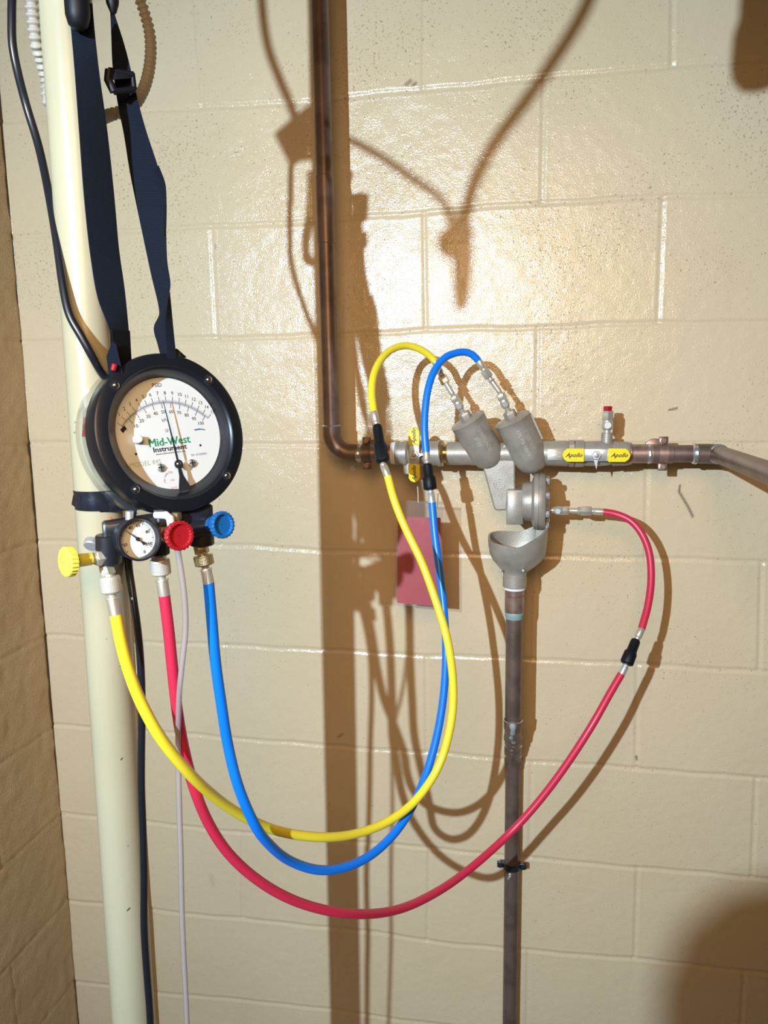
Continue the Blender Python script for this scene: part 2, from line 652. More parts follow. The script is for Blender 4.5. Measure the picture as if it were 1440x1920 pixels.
def grid_wall(name, u0, u1, z0, z1, step, traced, place, m, rough=1.0, marks=None, flip=False):
    nu, nz = int((u1-u0)/step)+1, int((z1-z0)/step)+1
    u = np.linspace(u0, u1, nu)
    z = np.linspace(z0, z1, nz)
    U, Z = np.meshgrid(u, z)
    H = wall_heights(U, Z, traced)
    H += rough*(0.0006*noise2(U.shape, 40, 1)+0.0003*noise2(U.shape, 12, 2)+0.00022*noise2(U.shape, 4, 3))
    co = place(U, Z, H).reshape(-1, 3)
    # back layer so the wall has thickness is given by the solid slab behind it
    me = bpy.data.meshes.new(name)
    i = np.arange(nu*nz).reshape(nz, nu)
    q = np.stack([i[:-1, :-1], i[:-1, 1:], i[1:, 1:], i[1:, :-1]], -1).reshape(-1, 4)
    if flip:
        q = q[:, ::-1]
    # slab: 4 back corners
    bk = place(np.array([[u0, u1], [u1, u0]]), np.array([[z0, z0], [z1, z1]]), np.full((2, 2), -0.15)).reshape(-1, 3)
    nb = nu*nz
    co = np.vstack([co, bk])
    me.vertices.add(len(co))
    me.vertices.foreach_set('co', co.astype(np.float32).ravel())
    c00, c10, c11, c01 = i[0, 0], i[0, -1], i[-1, -1], i[-1, 0]
    rim = []
    rim.append([nb+0, nb+1] + list(i[0, ::-1]))
    rim.append([nb+3, nb+2] + list(i[-1, :]))[0:0] if False else rim.append([nb+2, nb+3] + list(i[-1, :]))
    rim.append([nb+0, nb+3] + list(i[::-1, 0]))
    rim.append([nb+1, nb+2] + list(i[::-1, -1]))
    rim.append([nb+0, nb+1, nb+2, nb+3])
    loops = np.concatenate([q.ravel()]+[np.array(r) for r in rim])
    tot = np.concatenate([np.full(len(q), 4), [len(r) for r in rim]])
    st = np.concatenate([[0], np.cumsum(tot)[:-1]])
    me.loops.add(len(loops))
    me.loops.foreach_set('vertex_index', loops.astype(np.int32))
    me.polygons.add(len(tot))
    me.polygons.foreach_set('loop_start', st.astype(np.int32))
    me.polygons.foreach_set('loop_total', tot.astype(np.int32))
    sm = np.ones(len(tot), bool)
    sm[len(q):] = False
    me.polygons.foreach_set('use_smooth', sm)
    me.update(calc_edges=True)
    me.validate()
    at_ = me.attributes.new('stain', 'FLOAT', 'POINT')
    sv = np.zeros(len(me.vertices), np.float32)
    if marks:
        S = np.zeros_like(U)
        for pl, w, k in marks:
            for a, b in zip(pl[:-1], pl[1:]):
                a, b = np.array(a), np.array(b)
                d = b-a
                t = np.clip(((U-a[0])*d[0]+(Z-a[1])*d[1])/(d@d), 0, 1)
                D = np.hypot(U-a[0]-t*d[0], Z-a[1]-t*d[1])
                S = np.maximum(S, k*np.clip(1.6-D/w, 0, 1))
        sv[:nu*nz] = S.ravel()
    at_.data.foreach_set('value', sv)
    me.materials.append(m)
    o = bpy.data.objects.new(name, me)
    COL.objects.link(o)
    tag(o, kind='structure')
    return o


def wpt(x, y):
    p = at(x, y, 0)
    return (p[0], p[2])


marks = [([wpt(1275, 910), wpt(1273, 922), wpt(1281, 935), wpt(1290, 950), wpt(1299, 969)], 0.0016, 0.85),
         ([wpt(1254, 769), wpt(1261, 767), wpt(1269, 766)], 0.0014, 0.8),
         ([wpt(1193, 1419), wpt(1194, 1425)], 0.0018, 0.8),
         ([wpt(762, 158), wpt(770, 152)], 0.0030, 0.5), ([wpt(775, 160), wpt(779, 156)], 0.0025, 0.6),
         ([wpt(634, 1382), wpt(642, 1376)], 0.0022, 0.4), ([wpt(404, 460), wpt(406, 466)], 0.0018, 0.4),
         ([wpt(395, 1640), wpt(400, 1660)], 0.004, 0.12)]
grid_wall('wall_back', XL, 1.60, FLOOR_Z, 0.62, 0.0026, True,
          lambda U, Z, H: np.stack([U, -H, Z], -1), M_WALL, 1.0, marks)
# U runs along -y from the corner on the left wall
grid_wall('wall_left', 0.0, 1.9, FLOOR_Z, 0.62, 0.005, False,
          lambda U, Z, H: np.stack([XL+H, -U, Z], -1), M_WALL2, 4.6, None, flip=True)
fl = MB().box((0.55, -1.65, FLOOR_Z-0.05), (1.15, 0, 0), (0, 1.80, 0), (0, 0, 0.05)).obj('floor', M_FLOOR)
tag(fl, kind='structure')

# ================================================================== PIPES
YA = -0.088                       # depth of the pipe assembly axis in front of the wall
ZA = at(850, 850, YA)[2]
PX = lambda px: at(px, 850, YA)[0]
A = lambda px, dy=0.0, dz=0.0: V(PX(px), YA+dy, ZA+dz)
AX = V(1, 0, 0)
PR = 0.0143

# --- tall cream pipe
CP = V(0.1570, -0.7030)
t = thing('cream_standpipe', 'tall cream painted round pipe running floor to ceiling behind the large gauge', 'pipe', (*CP, FLOOR_Z))
LEAN = 0.0052                     # the pipe leans a little: metres per metre of height
PXAT = lambda z: CP[0]+LEAN*(z+0.35)
MB().cyl((PXAT(FLOOR_Z), CP[1], FLOOR_Z), (PXAT(0.62), CP[1], 0.62), 0.0240, 64).obj('pipe', M_PVC, t)
M_CHIP = mat('dark_chip', (0.10, 0.08, 0.05), 0.7)
for px, py, s in ((228, 1423, 2.2), (241, 1705, 3.0), (240, 1586, 1.0), (141, 792, 1.2), (140, 811, 1.5), (200, 1198, .9), (225, 1249, .9)):
    d = ray(px, py)
    # hit the pipe surface
    cpx = PXAT(at(px, py, -.72)[2])
    a = d[0]**2+d[1]**2
    b = 2*(d[0]*(CAM[0]-cpx)+d[1]*(CAM[1]-CP[1]))
    c = (CAM[0]-cpx)**2+(CAM[1]-CP[1])**2-0.0240**2
    disc = b*b-4*a*c
    if disc < 0:
        continue
    P = CAM+d*((-b-math.sqrt(disc))/(2*a))
    nn = unit(V(P[0]-cpx, P[1]-CP[1], 0))
    tt = np.cross(nn, (0, 0, 1))
    MB().prism([P+tt*x*0.0006*s+V(0, 0, 1)*y*0.0006*s for x, y in ((-1.2, .9), (-.2, 1), (1.2, -.5), (.9, -1.1), (-.6, -.2))], nn*0.0002).obj('paint_chip', M_CHIP, t)

# --- slim pipe behind it
t = thing('slim_pipe', 'slim painted pipe close to the wall hidden behind the tall cream pipe', 'pipe', (-0.213, -0.05, FLOOR_Z))
MB().cyl((-0.213, -0.05, FLOOR_Z), (-0.213, -0.05, 0.62), 0.0135, 32).obj('pipe', M_PVC, t)

# --- copper riser with elbow
RX = at(619, 700, YA)[0]
RTOP = at(599, 5, YA)
rx0, rx1 = RX, RTOP[0]
ztop = 0.62
bend = 0.036
zb = ZA+bend
riser_top = V(rx1+(rx1-rx0)*0.6, YA, ztop)
t = thing('copper_riser_pipe', 'brown tarnished vertical copper pipe with elbow at its foot, left of the valve assembly', 'pipe', (rx0, YA, ZA))
MB().cyl((rx0, YA, zb), riser_top, PR, 40).obj('pipe', M_COPPER, t)
zc = at(610, 330, YA)[2]
xc = at(608, 330, YA)[0]
MB().cyl((xc, YA, zc), (rx0+(xc-rx0)*0.6, YA, zc-0.11), PR+0.0011, 40, bev=0.0008).obj('coupling', M_COPPER, t)
el = [V(rx0, YA, zb+0.012)]
for a in np.linspace(0, math.pi/2, 12):
    el.append(V(rx0+bend-bend*math.cos(a), YA, zb-bend*math.sin(a)))
el.append(V(rx0+bend+0.012, YA, ZA))
eo = MB().tube(el, PR+0.0018, 36).obj('elbow', M_COPPER, t)
MB().lathe((rx0, YA, zb+0.0115), (0, 0, 1), [(0, PR+0.0018), (0.0015, PR+0.0024), (0.003, PR+0.0004)], 36).obj('solder_ring', M_SOLDER, t)
MB().lathe((rx0+bend+0.010, YA, ZA), AX, [(0, PR+0.0019), (0.002, PR+0.0026), (0.006, PR+0.0016), (0.009, PR+0.0002)], 36,
           mod=lambda a, q: 1+0.05*math.sin(3*a+1)).obj('solder_ring', M_SOLDER, t)
MB().cyl((rx0+bend, YA, ZA), A(738), PR, 40).obj('short_pipe', M_COPPERB, t)
MB().cyl(A(709), A(734), PR+0.0012, 40, bev=0.0006).obj('adapter', M_COPPERB, t)


# --- bell hangers: a two-piece ring round the pipe with ears, a bolt through each and a stem to the wall
def hanger(name, label, P, ax, ear, m, ring_r=PR, w=0.0075, group='copper pipe clamps', stem=True):
    t = thing(name, label, 'pipe clamp', P, group)
    P = np.asarray(P, float)
    ax, ear = unit(ax), unit(ear)
    MB().lathe(P-ax*w, ax, [(0, ring_r+0.0002), (0.0004, ring_r+0.0026), (2*w-0.0004, ring_r+0.0026), (2*w, ring_r+0.0002)], 36).obj('ring', m, t)
    out = np.cross(ax, ear)
    if out[1] > 0:
        out = -out
    for s in (1, -1):
        c = P+ear*s*(ring_r+0.0075)
        MB().box(c+out*0.0022, ear*0.0062, ax*w*0.95, out*0.0013, bev=0.0006).box(
            c-out*0.0022, ear*0.0062, ax*w*0.95, out*0.0013, bev=0.0006).obj('ear', m, t)
        b = MB().hexa(c+out*0.0034, c+out*0.0072, 0.0048)
        b.cyl(c-out*0.006, c+out*0.0085, 0.0022, 12)
        b.obj('bolt', M_COPPERB if m is not M_BLKM else M_BLKM, t)
    if stem:
        w0 = V(P[0], 0.003, P[2])
        MB().cyl(P-out*(ring_r+0.001), w0, 0.0048, 20).lathe(V(P[0], -0.008, P[2]), (0, 1, 0), [(0, 0.008), (0.004, 0.019), (0.0105, 0.020)], 28).obj('wall_stem', m, t)
    return t


hanger('pipe_clamp', 'dark copper clamp on the horizontal pipe just right of the riser elbow', A(688), AX, (0, 0, 1), M_COPPER)
hanger('pipe_clamp', 'reddish copper clamp on the pipe between the level yellow handle and the right edge', A(1243), AX, (0, 0, 1), M_COPPERB)


# ================================================================== LEFT SHUTOFF VALVE
def scribble(mb, P, r, u, n, m, k=1.0):
    text(mb, 'Apollo', P, r, u, n, 0.0105*k, m, shear=0.45, bold=0.0002)


t = thing('shutoff_valve', 'bronze shutoff valve with upright yellow handle left of the angled cylinders', 'valve', A(785))
MB().lathe(A(733), AX, [(0, PR), (0.001, PR+0.0045), (0.007, PR+0.0055), (0.009, PR+0.005), (0.0095, PR)], 36, M_TEFLON,
           mod=lambda a, q: 1+0.015*math.sin(7*a)).obj('thread_tape', M_TEFLON, t)
R1 = 0.0215
b = MB()
b.lathe(A(743), AX, [(0, R1-.003), (.001, R1-.0006), (.005, R1), (.0052, R1-.0012), (.013, R1-.0012), (.0135, R1+.0006), (.019, R1+.0006), (.022, R1-.003), (.024, R1-.006)], 48)
b.ball(A(785), 0.0225, sq=1.25, ax=AX, n=32)
b.obj('body', None, t) if False else b.obj('body', M_BRONZE, t)
MB().cyl(A(765, dz=-0.012), A(765, dz=-0.036), 0.0085, 24, bev=0.001).obj('side_port', M_BRONZE, t)
b = MB()
x0 = PX(800)
b.lathe(A(800), AX, [(0, R1-.005), (.002, R1-.0005), (.019, R1-.0005), (.0195, R1+.0015), (.0255, R1+.0015), (.027, R1-.001)], 48)
b.obj('union_nut', M_BRONZE, t)
MB().hexa(A(823.5), A(832), 0.0225, n=8).obj('hex_nut', M_BRASS, t)
MB().cyl(A(830), A(841), 0.0165, 32).obj('nipple', M_BRASS, t)


def handle(t, P, along, side, n, L0, L1, w, flipud=False):
    """butterfly handle: steel plate with two vinyl covered tabs, held by a nut"""
    st = MB()
    st.cyl(P-n*0.030, P+n*0.001, 0.0065, 20)
    st.box(P, along*(L0+0.004), side*(w*0.9), n*0.0012, bev=0.0006)
    st.prism([P+along*x+side*y for x, y in ((-0.006, 0), (0.004, 0), (0.001, -w*2.1))], n*0.0016)
    so = st.obj('handle_plate', M_STEEL, t)
    MB().hexa(P+n*0.001, P+n*0.006, 0.0080).obj('handle_nut', M_STEEL, so)
    MB().lathe(P+n*0.006, n, [(0, 0.0042), (0.0025, 0.0042), (0.003, 0.003)], 16).obj('stem_end', M_BRONZE, so)
    for s in (1, -1):
        poly = []
        a0, a1 = L0, L1
        for x, y in ((a0, -w), (a1-w*0.75, -w), (a1-w*0.25, -w*0.62), (a1, 0), (a1-w*0.25, w*0.62), (a1-w*0.75, w), (a0, w)):
            poly.append(P+along*s*x+side*y-n*0.0032)
        g = MB().prism(poly, n*0.0075)
        go = g.obj('handle_grip', M_YHAND, t)
        mo = go.modifiers.new('bevel', 'BEVEL')
        mo.width = 0.0014
        mo.segments = 3
        lt = MB()
        scribble(lt, P+along*s*(a0+a1)*0.49+n*0.0047, along, side, n, M_INK, 0.92)
        lt.obj('script_lettering', M_INK, go)


NCAM = V(0, -1, 0)
handle(t, A(781.5, dy=-0.030), V(0, 0, 1), V(-1, 0, 0), NCAM, 0.0165, 0.0475, 0.0098)

# string that ties the tag to the handle
# ================================================================== BACKFLOW PREVENTER
t = thing('backflow_preventer', 'grey cast backflow preventer with two angled cylinders at the centre of the pipe run', 'valve', A(945))
b = MB()
b.lathe(A(838), AX, [(0, .0175), (.001, .0195), (.010, .0200), (.05, .0205), (.07, .0205)], 48)
b.lathe(A(915), AX, [(0, .016), (.01, .018), (.065, .018)], 40)
b.lathe(A(1000), AX, [(0, .0205), (.045, .0215), (.0555, .0215), (.057, .0205), (.0575, .0175)], 48)
b.obj('barrel', M_BRONZE, t)
DIR1 = unit(V(-0.47, -0.10, 0.88))


def check(top_px, bot_px, lett):
    T_ = at(top_px[0], top_px[1], YA-0.020)
    B_ = at(bot_px[0], bot_px[1], YA-0.004)
    ax = unit(T_-B_)
    Ln = np.linalg.norm(T_-B_)
    R = 0.0300
    pr = [(-0.019, 0.0005), (-0.018, 0.008), (-0.014, 0.0165), (-0.007, 0.0235), (0.003, 0.0275), (0.018, R-0.0005), (Ln-0.016, R-0.0005),
          (Ln-0.012, R), (Ln-0.003, R+0.0006), (Ln-0.0015, R+0.0015), (Ln, R), (Ln+0.0015, 0.022), (Ln+0.003, 0.012)]
    o = MB().lathe(B_, ax, pr, 56).obj('check_cylinder', M_BRONZE, t)
    out = unit(V(0.1, -1, 0.12) - np.dot(V(0.1, -1, 0.12), ax)*ax)
    side = np.cross(out, ax)
    if side[0] < 0:
        side = -side
    # cast letters run down the cylinder
    lt = MB()
    for row, (s, off) in enumerate(lett):
        n_ = unit(out*math.cos(off)+side*math.sin(off))
        r_ = -ax
        u_ = np.cross(n_, r_)
        tx = MB()
        text(tx, s, B_+ax*(Ln*0.52)+n_*(R-0.0004), r_, u_, n_, 0.0088, M_BRONZEW, bold=0.0001, depth=0.0004)
        lt.add(tx.v, tx.f, M_BRONZEW, False)
    lt.obj('cast_lettering', M_BRONZEW, o)
    # hex boss
    MB().hexa(T_+ax*0.0015, T_+ax*0.014, 0.0108, ref=side).obj('boss', M_BRONZE, t)
    return T_, B_, ax, side, out


T1, B1, AX1, SD1, OU1 = check((876, 787), (916, 857), [('CONBRACO', 0.25), ('1" LF', -0.15)])
T2, B2, AX2, SD2, OU2 = check((960, 785), (998, 866), [('MAX WP', 0.28), ('175 PSI 180°F', -0.12)])
# flat plate on the far cylinder's right side
pc = at(1000, 795, YA-0.020)
pc = T2-AX2*0.030+SD2*0.0305
MB().box(pc, AX2*0.024, OU2*0.006, SD2*0.0022, bev=0.0008).obj('name_plate', mat('dull_plate', (0.62, 0.60, 0.54), 0.4, 0.4), t)
# sensing web down to the relief valve
web = [(903, 868), (918, 862), (936, 845), (952, 822), (966, 836), (966, 905), (967, 918), (953, 921), (951, 957), (931, 958), (926, 954)]
w_ = MB().prism([at(x, y, YA-0.014) for x, y in web], V(0, 0.030, 0))
wo_ = w_.obj('relief_leg', M_BRONZE, t)
mo = wo_.modifiers.new('bevel', 'BEVEL')
mo.width = 0.003
mo.segments = 3
# raised mark on the web
lg = MB()
gc = at(935, 907, YA-0.0142)
ring = []
for a in np.linspace(0.9, 5.6, 22):
    ring.append(gc+V(0.0085*math.cos(a), 0, 0.0080*math.sin(a)))
lg.tube(ring, 0.0008, 8)
lg.tube([gc+V(0.0053, 0, -0.0065), gc+V(0.0085, 0, -0.0063), gc+V(0.0085, 0, 0.0035), gc+V(0.012, 0, 0.0035)], 0.0008, 8)
lg.tube([gc+V(0.0045*math.cos(a), 0, 0.0040*math.sin(a)) for a in np.linspace(0.8, 5.4, 14)], 0.0007, 8)
lg.tube([gc+V(-0.0005, 0, 0), gc+V(0.0085, 0, 0)], 0.0007, 8)
lg.obj('cast_emblem', M_BRONZEW, wo_)
# arrow plate on the right barrel
ar = MB()
P = A(1040, dy=-0.0212)
ar.box(P, V(0.0125, 0, 0), V(0, 0, 0.0095), V(0, 0.0010, 0), bev=0.0004)
for a, c in (((-0.010, 0), (-0.004, 0.006)), ((-0.010, 0), (-0.004, -0.006)), ((-0.004, 0.003), (0.010, 0.003)), ((-0.004, -0.003), (0.010, -0.003))):
    ar.tube([P+V(a[0], -0.0012, a[1]), P+V(c[0], -0.0012, c[1])], 0.0006, 6)
ar.obj('flow_arrow', M_BRONZEW, t)
# relief valve: square block, bowl, bolted flanges
YR = YA-0.012
ZR = at(985, 940, YR)[2]
Rp = lambda px, dz=0.0, dy=0.0: V(at(px, 940, YR)[0], YR+dy, ZR+dz)
MB().box(V((Rp(950)[0]+Rp(981)[0])/2, YR, at(966, 948, YR)[2]), V((Rp(981)[0]-Rp(950)[0])/2, 0, 0), V(0, 0, 0.0295), V(0, 0.022, 0), bev=0.0018).obj('relief_outlet', M_BRONZE, t)
ax0 = Rp(978)
wR = (Rp(1022)[0]-Rp(978)[0])
b = MB()
b.lathe(ax0, AX, [(0, .022), (.001, .031), (.006, .033), (wR*.42, .0335), (wR*.50, .043), (wR*.53, .0475), (wR*.70, .0480), (wR*.72, .0465), (wR*.76, .0465), (wR*.78, .0485), (wR*.96, .0480), (wR, .0465), (wR*1.02, .028), (wR*1.12, .022), (wR*1.2, .012)], 56)
b.obj('relief_flange', M_BRONZE, t)
for k in range(8):
    a = 2*math.pi*(k+0.5)/8
    c = ax0+AX*(wR*1.0)+V(0, math.cos(a)*0.040, math.sin(a)*0.040)
    MB().hexa(c, c+AX*0.0068, 0.0056).obj('bolt', M_STEEL, t)


# ================================================================== TEST COCKS
def cock(t, P, ax, name, n, turn=None, ln=1.0):
    """small ball test cock: stem, ball body, screw slot, hex end"""
    ax = unit(ax)
    out = unit(NCAM - np.dot(NCAM, ax)*ax)
    b = MB()
    b.cyl(P, P+ax*0.010*ln, 0.0048, 20)
    b.lathe(P+ax*0.008*ln, ax, [(0, .005), (.003, .0070), (.010, .0075), (.015, .0068), (.017, .005)], 24)
    b.hexa(P+ax*0.023*ln, P+ax*0.034*ln, 0.0078)
    b.cyl(P+ax*0.033*ln, P+ax*0.040*ln, 0.0042, 16)
    o = b.obj(name, M_NICKEL, t)
    c = P+ax*0.0155*ln
    MB().cyl(c, c+out*0.0098, 0.0050, 20, bev=0.0006).obj('screw', M_STEEL, o)
    return P+ax*0.038*ln


E1 = cock(t, T1+AX1*0.013, AX1, 'test_cock', 1)
E2 = cock(t, T2+AX2*0.013, AX2, 'test_cock', 2)
RC0 = V(Rp(1022)[0]+0.006, YR, at(1040, 957, YR)[2])
RC = RC0 - V(0, 0, 0)
MB().cyl(RC-AX*0.012, RC+AX*0.004, 0.0058, 16).obj('relief_port', M_BRONZE, t)
E3 = cock(t, RC, AX, 'test_cock', 3)

# ================================================================== RIGHT SHUTOFF VALVE
t = thing('shutoff_valve', 'bronze ball valve with level yellow handle and red capped test cock on top', 'valve', A(1115), None)
b = MB()
b.lathe(A(1056), AX, [(0, .0165), (.004, .0165), (.005, .0195), (.012, .0195)], 40)
b.hexa(A(1064), A(1079), 0.0225, n=8)
b.lathe(A(1078), AX, [(0, .0225), (.014, .0225), (.015, .0205), (.040, .0210), (.055, .0195), (.060, .0180), (.062, .0205), (.085, .0195), (.0885, .018)], 44)
b.obj('body', M_BRONZE, t)
cb = A(1137, dz=0.014)
MB().cyl(cb, cb+V(0, 0, 0.021), 0.0092, 24, bev=0.001).obj('boss', M_BRONZE, t)
tc = cb+V(0, 0, 0.019)
b = MB()
b.cyl(tc, tc+V(0, 0, 0.007), 0.0055, 20)
b.lathe(tc+V(0, 0, 0.006), (0, 0, 1), [(0, .006), (.003, .0092), (.013, .0092), (.016, .0085)], 24)
b.hexa(tc+V(0, 0, 0.022), tc+V(0, 0, 0.038), 0.0100)
co_ = b.obj('test_cock', M_NICKEL, t)
MB().cyl(tc+V(0, 0, 0.0145), tc+V(0, -0.0125, 0.0145), 0.0062, 20, bev=0.0008).obj('screw', M_STEEL, co_)
MB().hexa(tc+V(0, 0, 0.036), tc+V(0, 0, 0.0455), 0.0078, n=6).obj('cap', M_RKNOB, co_)
handle(t, A(1115, dy=-0.030), V(1, 0, 0), V(0, 0, 1), NCAM, 0.0190, 0.0545, 0.0112)
MB().lathe(A(1167), AX, [(0, PR), (0.001, PR+0.0045), (0.008, PR+0.0040), (0.011, PR+0.002)], 36, M_TEFLON).obj('thread_tape', M_TEFLON, t)

# ================================================================== COPPER TO THE RIGHT
t = thing('copper_supply_pipe', 'brown copper pipe leaving right from the valves and bending out past the right edge', 'pipe', A(1180))
MB().lathe(A(1176), AX, [(0, PR), (.0005, PR+.0040), (.006, PR+.0040), (.008, PR+.0015), (.040, PR+.0015), (.0405, PR)], 40).obj('adapter', M_COPPERB, t)
MB().cyl(A(1186), A(1312), PR, 40).obj('pipe', M_COPPER, t)
MB().lathe(A(1213), AX, [(0, PR), (.001, PR+.0024), (.004, PR+.0028), (.007, PR+.0006)], 36, mod=lambda a, q: 1+0.05*math.sin(2*a+0.6)).obj('solder_ring', M_SOLDER, t)
MB().cyl(A(1219), A(1262), PR+0.0014, 40, bev=0.0006).obj('coupling', M_COPPER, t)
MB().lathe(A(1297), AX, [(0, PR), (.002, PR+.0020), (.007, PR+.0030), (.010, PR+.0012)], 36, mod=lambda a, q: 1+0.06*math.sin(3*a+2)).obj('solder_ring', M_SOLDER, t)
EB = A(1345)
FAR = at(1440, 886, -0.40)
dv = unit(FAR-EB)
el = [A(1302), A(1318), A(1330), (A(1338)+EB)/2+V(0, -0.001, -0.0005), EB+dv*0.006, EB+dv*0.012]
MB().tube(smooth_path(spline(el, 6), 4), PR+0.0019, 36).obj('elbow', M_COPPER, t)
EC = EB+dv*0.40
MB().cyl(EB+dv*0.008, EC-dv*0.03, PR, 44).obj('outgoing_pipe', M_COPPER, t)
MB().tube(smooth_path(spline([EC-dv*0.045, EC-dv*0.03, EC, EC+AX*0.03, EC+AX*0.045], 8), 8), PR+0.0019, 36).obj('elbow', M_COPPER, t)
MB().cyl(EC+AX*0.03, EC*V(0, 1, 1)+AX*1.58, PR, 40).obj('side_run', M_COPPER, t)
MB().lathe(EB+dv*0.0115, dv, [(0, PR+.0019), (.0012, PR+.0022), (.003, PR+.0003)], 36).obj('solder_ring', M_SOLDER, t)

# ================================================================== AIR GAP CUP
YF = YA-0.012
t = thing('air_gap_funnel', 'grey cast metal drain cup with open slanted rim under the relief valve', 'funnel', at(965, 1100, YF))
cx = at(965, 1090, YF)[0]
zb_ = at(965, 1100, YF)[2]
zk = at(965, 1082, YF)[2]
zr = at(965, 1030, YF)[2]
xl, xr_ = at(920, 1030, YF)[0], at(1022, 1030, YF)[0]
mid = (xl+xr_)/2


def cup(inner):
    vs = []
    n = 56
    lev = [(0.0, 0.0195, cx), (0.10, 0.0200, cx), (0.16, 0.0215, cx), (0.28, 0.030, (cx+mid)/2), (0.45, 0.041, mid*.8+cx*.2),
           (0.62, 0.0475, mid), (0.80, 0.0500, mid), (1.0, 0.0510, mid)]
    for tt, R, xx in lev:
        for i in range(n):
            a = 2*math.pi*i/n
            ca, sa = math.cos(a), math.sin(a)
            if tt > .3:                        # squared-off plan
                q = (abs(ca)**4+abs(sa)**4)**(-0.25)
                q = 1+(q-1)*min(1, (tt-.3)*1.6)*0.55
            else:
                q = 1
            rr = (R-(0.0035 if inner else 0))*q
            z0, z1 = zk, at(965, 1012, YF)[2]
            rim = 0.0
            # rim rises to the right and dips at front-left
            rise = 0.030*max(0, ca)**1.3 + 0.006*max(0, -ca) + 0.006*sa
            z = z0+(z1-z0)*tt + (rise*max(0, (tt-.62)/.38)**1.0)
            if inner:
                z = max(z, z0+0.006)
            vs.append(V(xx+rr*ca, YF+rr*sa*0.80, z))
    return vs, n, len(lev)


vo, n, m_ = cup(False)
vi, _, _ = cup(True)
fs = []
for k in range(m_-1):
    for i in range(n):
        j = (i+1) % n
        fs.append((k*n+i, k*n+j, (k+1)*n+j, (k+1)*n+i))
        o = n*m_
        fs.append((o+k*n+j, o+k*n+i, o+(k+1)*n+i, o+(k+1)*n+j))
for i in range(n):
    j = (i+1) % n
    fs.append(((m_-1)*n+i, (m_-1)*n+j, n*m_+(m_-1)*n+j, n*m_+(m_-1)*n+i))
fs.append(tuple(n*m_+i for i in range(n)))
fs.append(tuple(range(n))[::-1])
MB().add(vo+vi, fs).obj('cup', M_BRONZE, t)
MB().cyl((cx, YF, zb_), (cx, YF, zk+0.003), 0.0205, 40, bev=0.0012).obj('neck', M_BRONZE, t)
# lug that carries the cup from the flange
lug = [(1006, 985), (1018, 978), (1024, 974), (1024, 1040), (1010, 1050), (1002, 1020)]
MB().prism([at(x, y, YF-0.006) for x, y in lug], V(0, 0.024, 0)).obj('bracket', M_BRONZE, t)
MB().ball(at(1026, 975, YF-0.012), 0.0045).obj('bolt', M_STEEL, t)
for px in (939, 981):
    MB().ball(at(px, 1070, YF-0.026), 0.0028, n=12).obj('rivet', M_STEEL, t)

# ================================================================== DRAIN PIPE
dx0 = at(968, 1150, YF)[0]
t = thing('copper_drain_pipe', 'brown vertical copper drain pipe with greenish solder joints below the grey cup', 'pipe', (dx0, YF, FLOOR_Z))
MB().lathe((cx, YF, zb_), (0, 0, -1), [(0, .0175), (.001, .0185), (.004, .0185), (.005, .016)], 36).obj('thread_tape', M_TEFLON, t)
z1 = at(965, 1108, YF)[2]
z2 = at(965, 1147, YF)[2]
MB().lathe((cx, YF, z1+.004), (0, 0, -1), [(0, .0165), (.010, .0168), (.012, .0150), (.013, .0165), (z1-z2+.004, .0165)], 36).obj('adapter', M_COPPERB, t)
z3 = at(965, 1165, YF)[2]
MB().lathe((cx, YF, z2+.001), (0, 0, -1), [(0, .0160), (.002, .0168), (.008, .0160), (.013, .0146)], 36,
           mod=lambda a, q: 1+0.02*math.sin(2*a+1.5)).obj('patina_ring', M_PATINA, t)
DP = 0.0155
zc1, zc2 = at(962, 1350, YF)[2], at(962, 1440, -.03)[2]
YL = -0.0215                     # below the offset the pipe runs close to the wall
YO = lambda z: YF if z > zc1-.012 else (YL if z < zc2+.012 else YF+(YL-YF)*(zc1-.012-z)/(zc1-zc2-.024))
dpth = [V(cx, YF, z2), V(cx, YF, zc1+.03), V(cx, YF, zc1), V(cx, YF, zc1-.010)] + [V(cx, YO(z), z) for z in np.linspace(zc1-.014, zc2+.014, 5)] + [V(cx, YL, zc2+.010), V(cx, YL, zc2), V(cx, YL, zc2-.05), V(cx, YL, FLOOR_Z)]
MB().tube(dpth, PR, 40).obj('pipe', M_COPPER, t)
cpl = [V(cx, YO(z), z) for z in np.linspace(zc1+.002, zc2-.002, 26)]
MB().tube(cpl, [PR+.0012+.0009*math.sin(i*0.9)+.0006*math.sin(i*2.3) for i in range(26)], 36).obj('offset_fitting', M_COPPER, t)


def drip(z0, z1, a0, wd, m):
    """a run of solder on the front of the pipe"""
    b = MB()
    N = 10
    pts, rs = [], []
    for i in range(N):
        k = i/(N-1)
        a = a0+0.10*math.sin(k*5)
        R = 0.0150
        zz = z0+(z1-z0)*k
        pts.append(V(cx+R*math.sin(a), YO(zz)-R*math.cos(a), zz))
        rs.append(wd*(0.75+0.5*math.sin(k*9)**2)*(1-0.35*k))
    b.tube(pts, rs, 12)
    return b.obj('solder_run', m, t)


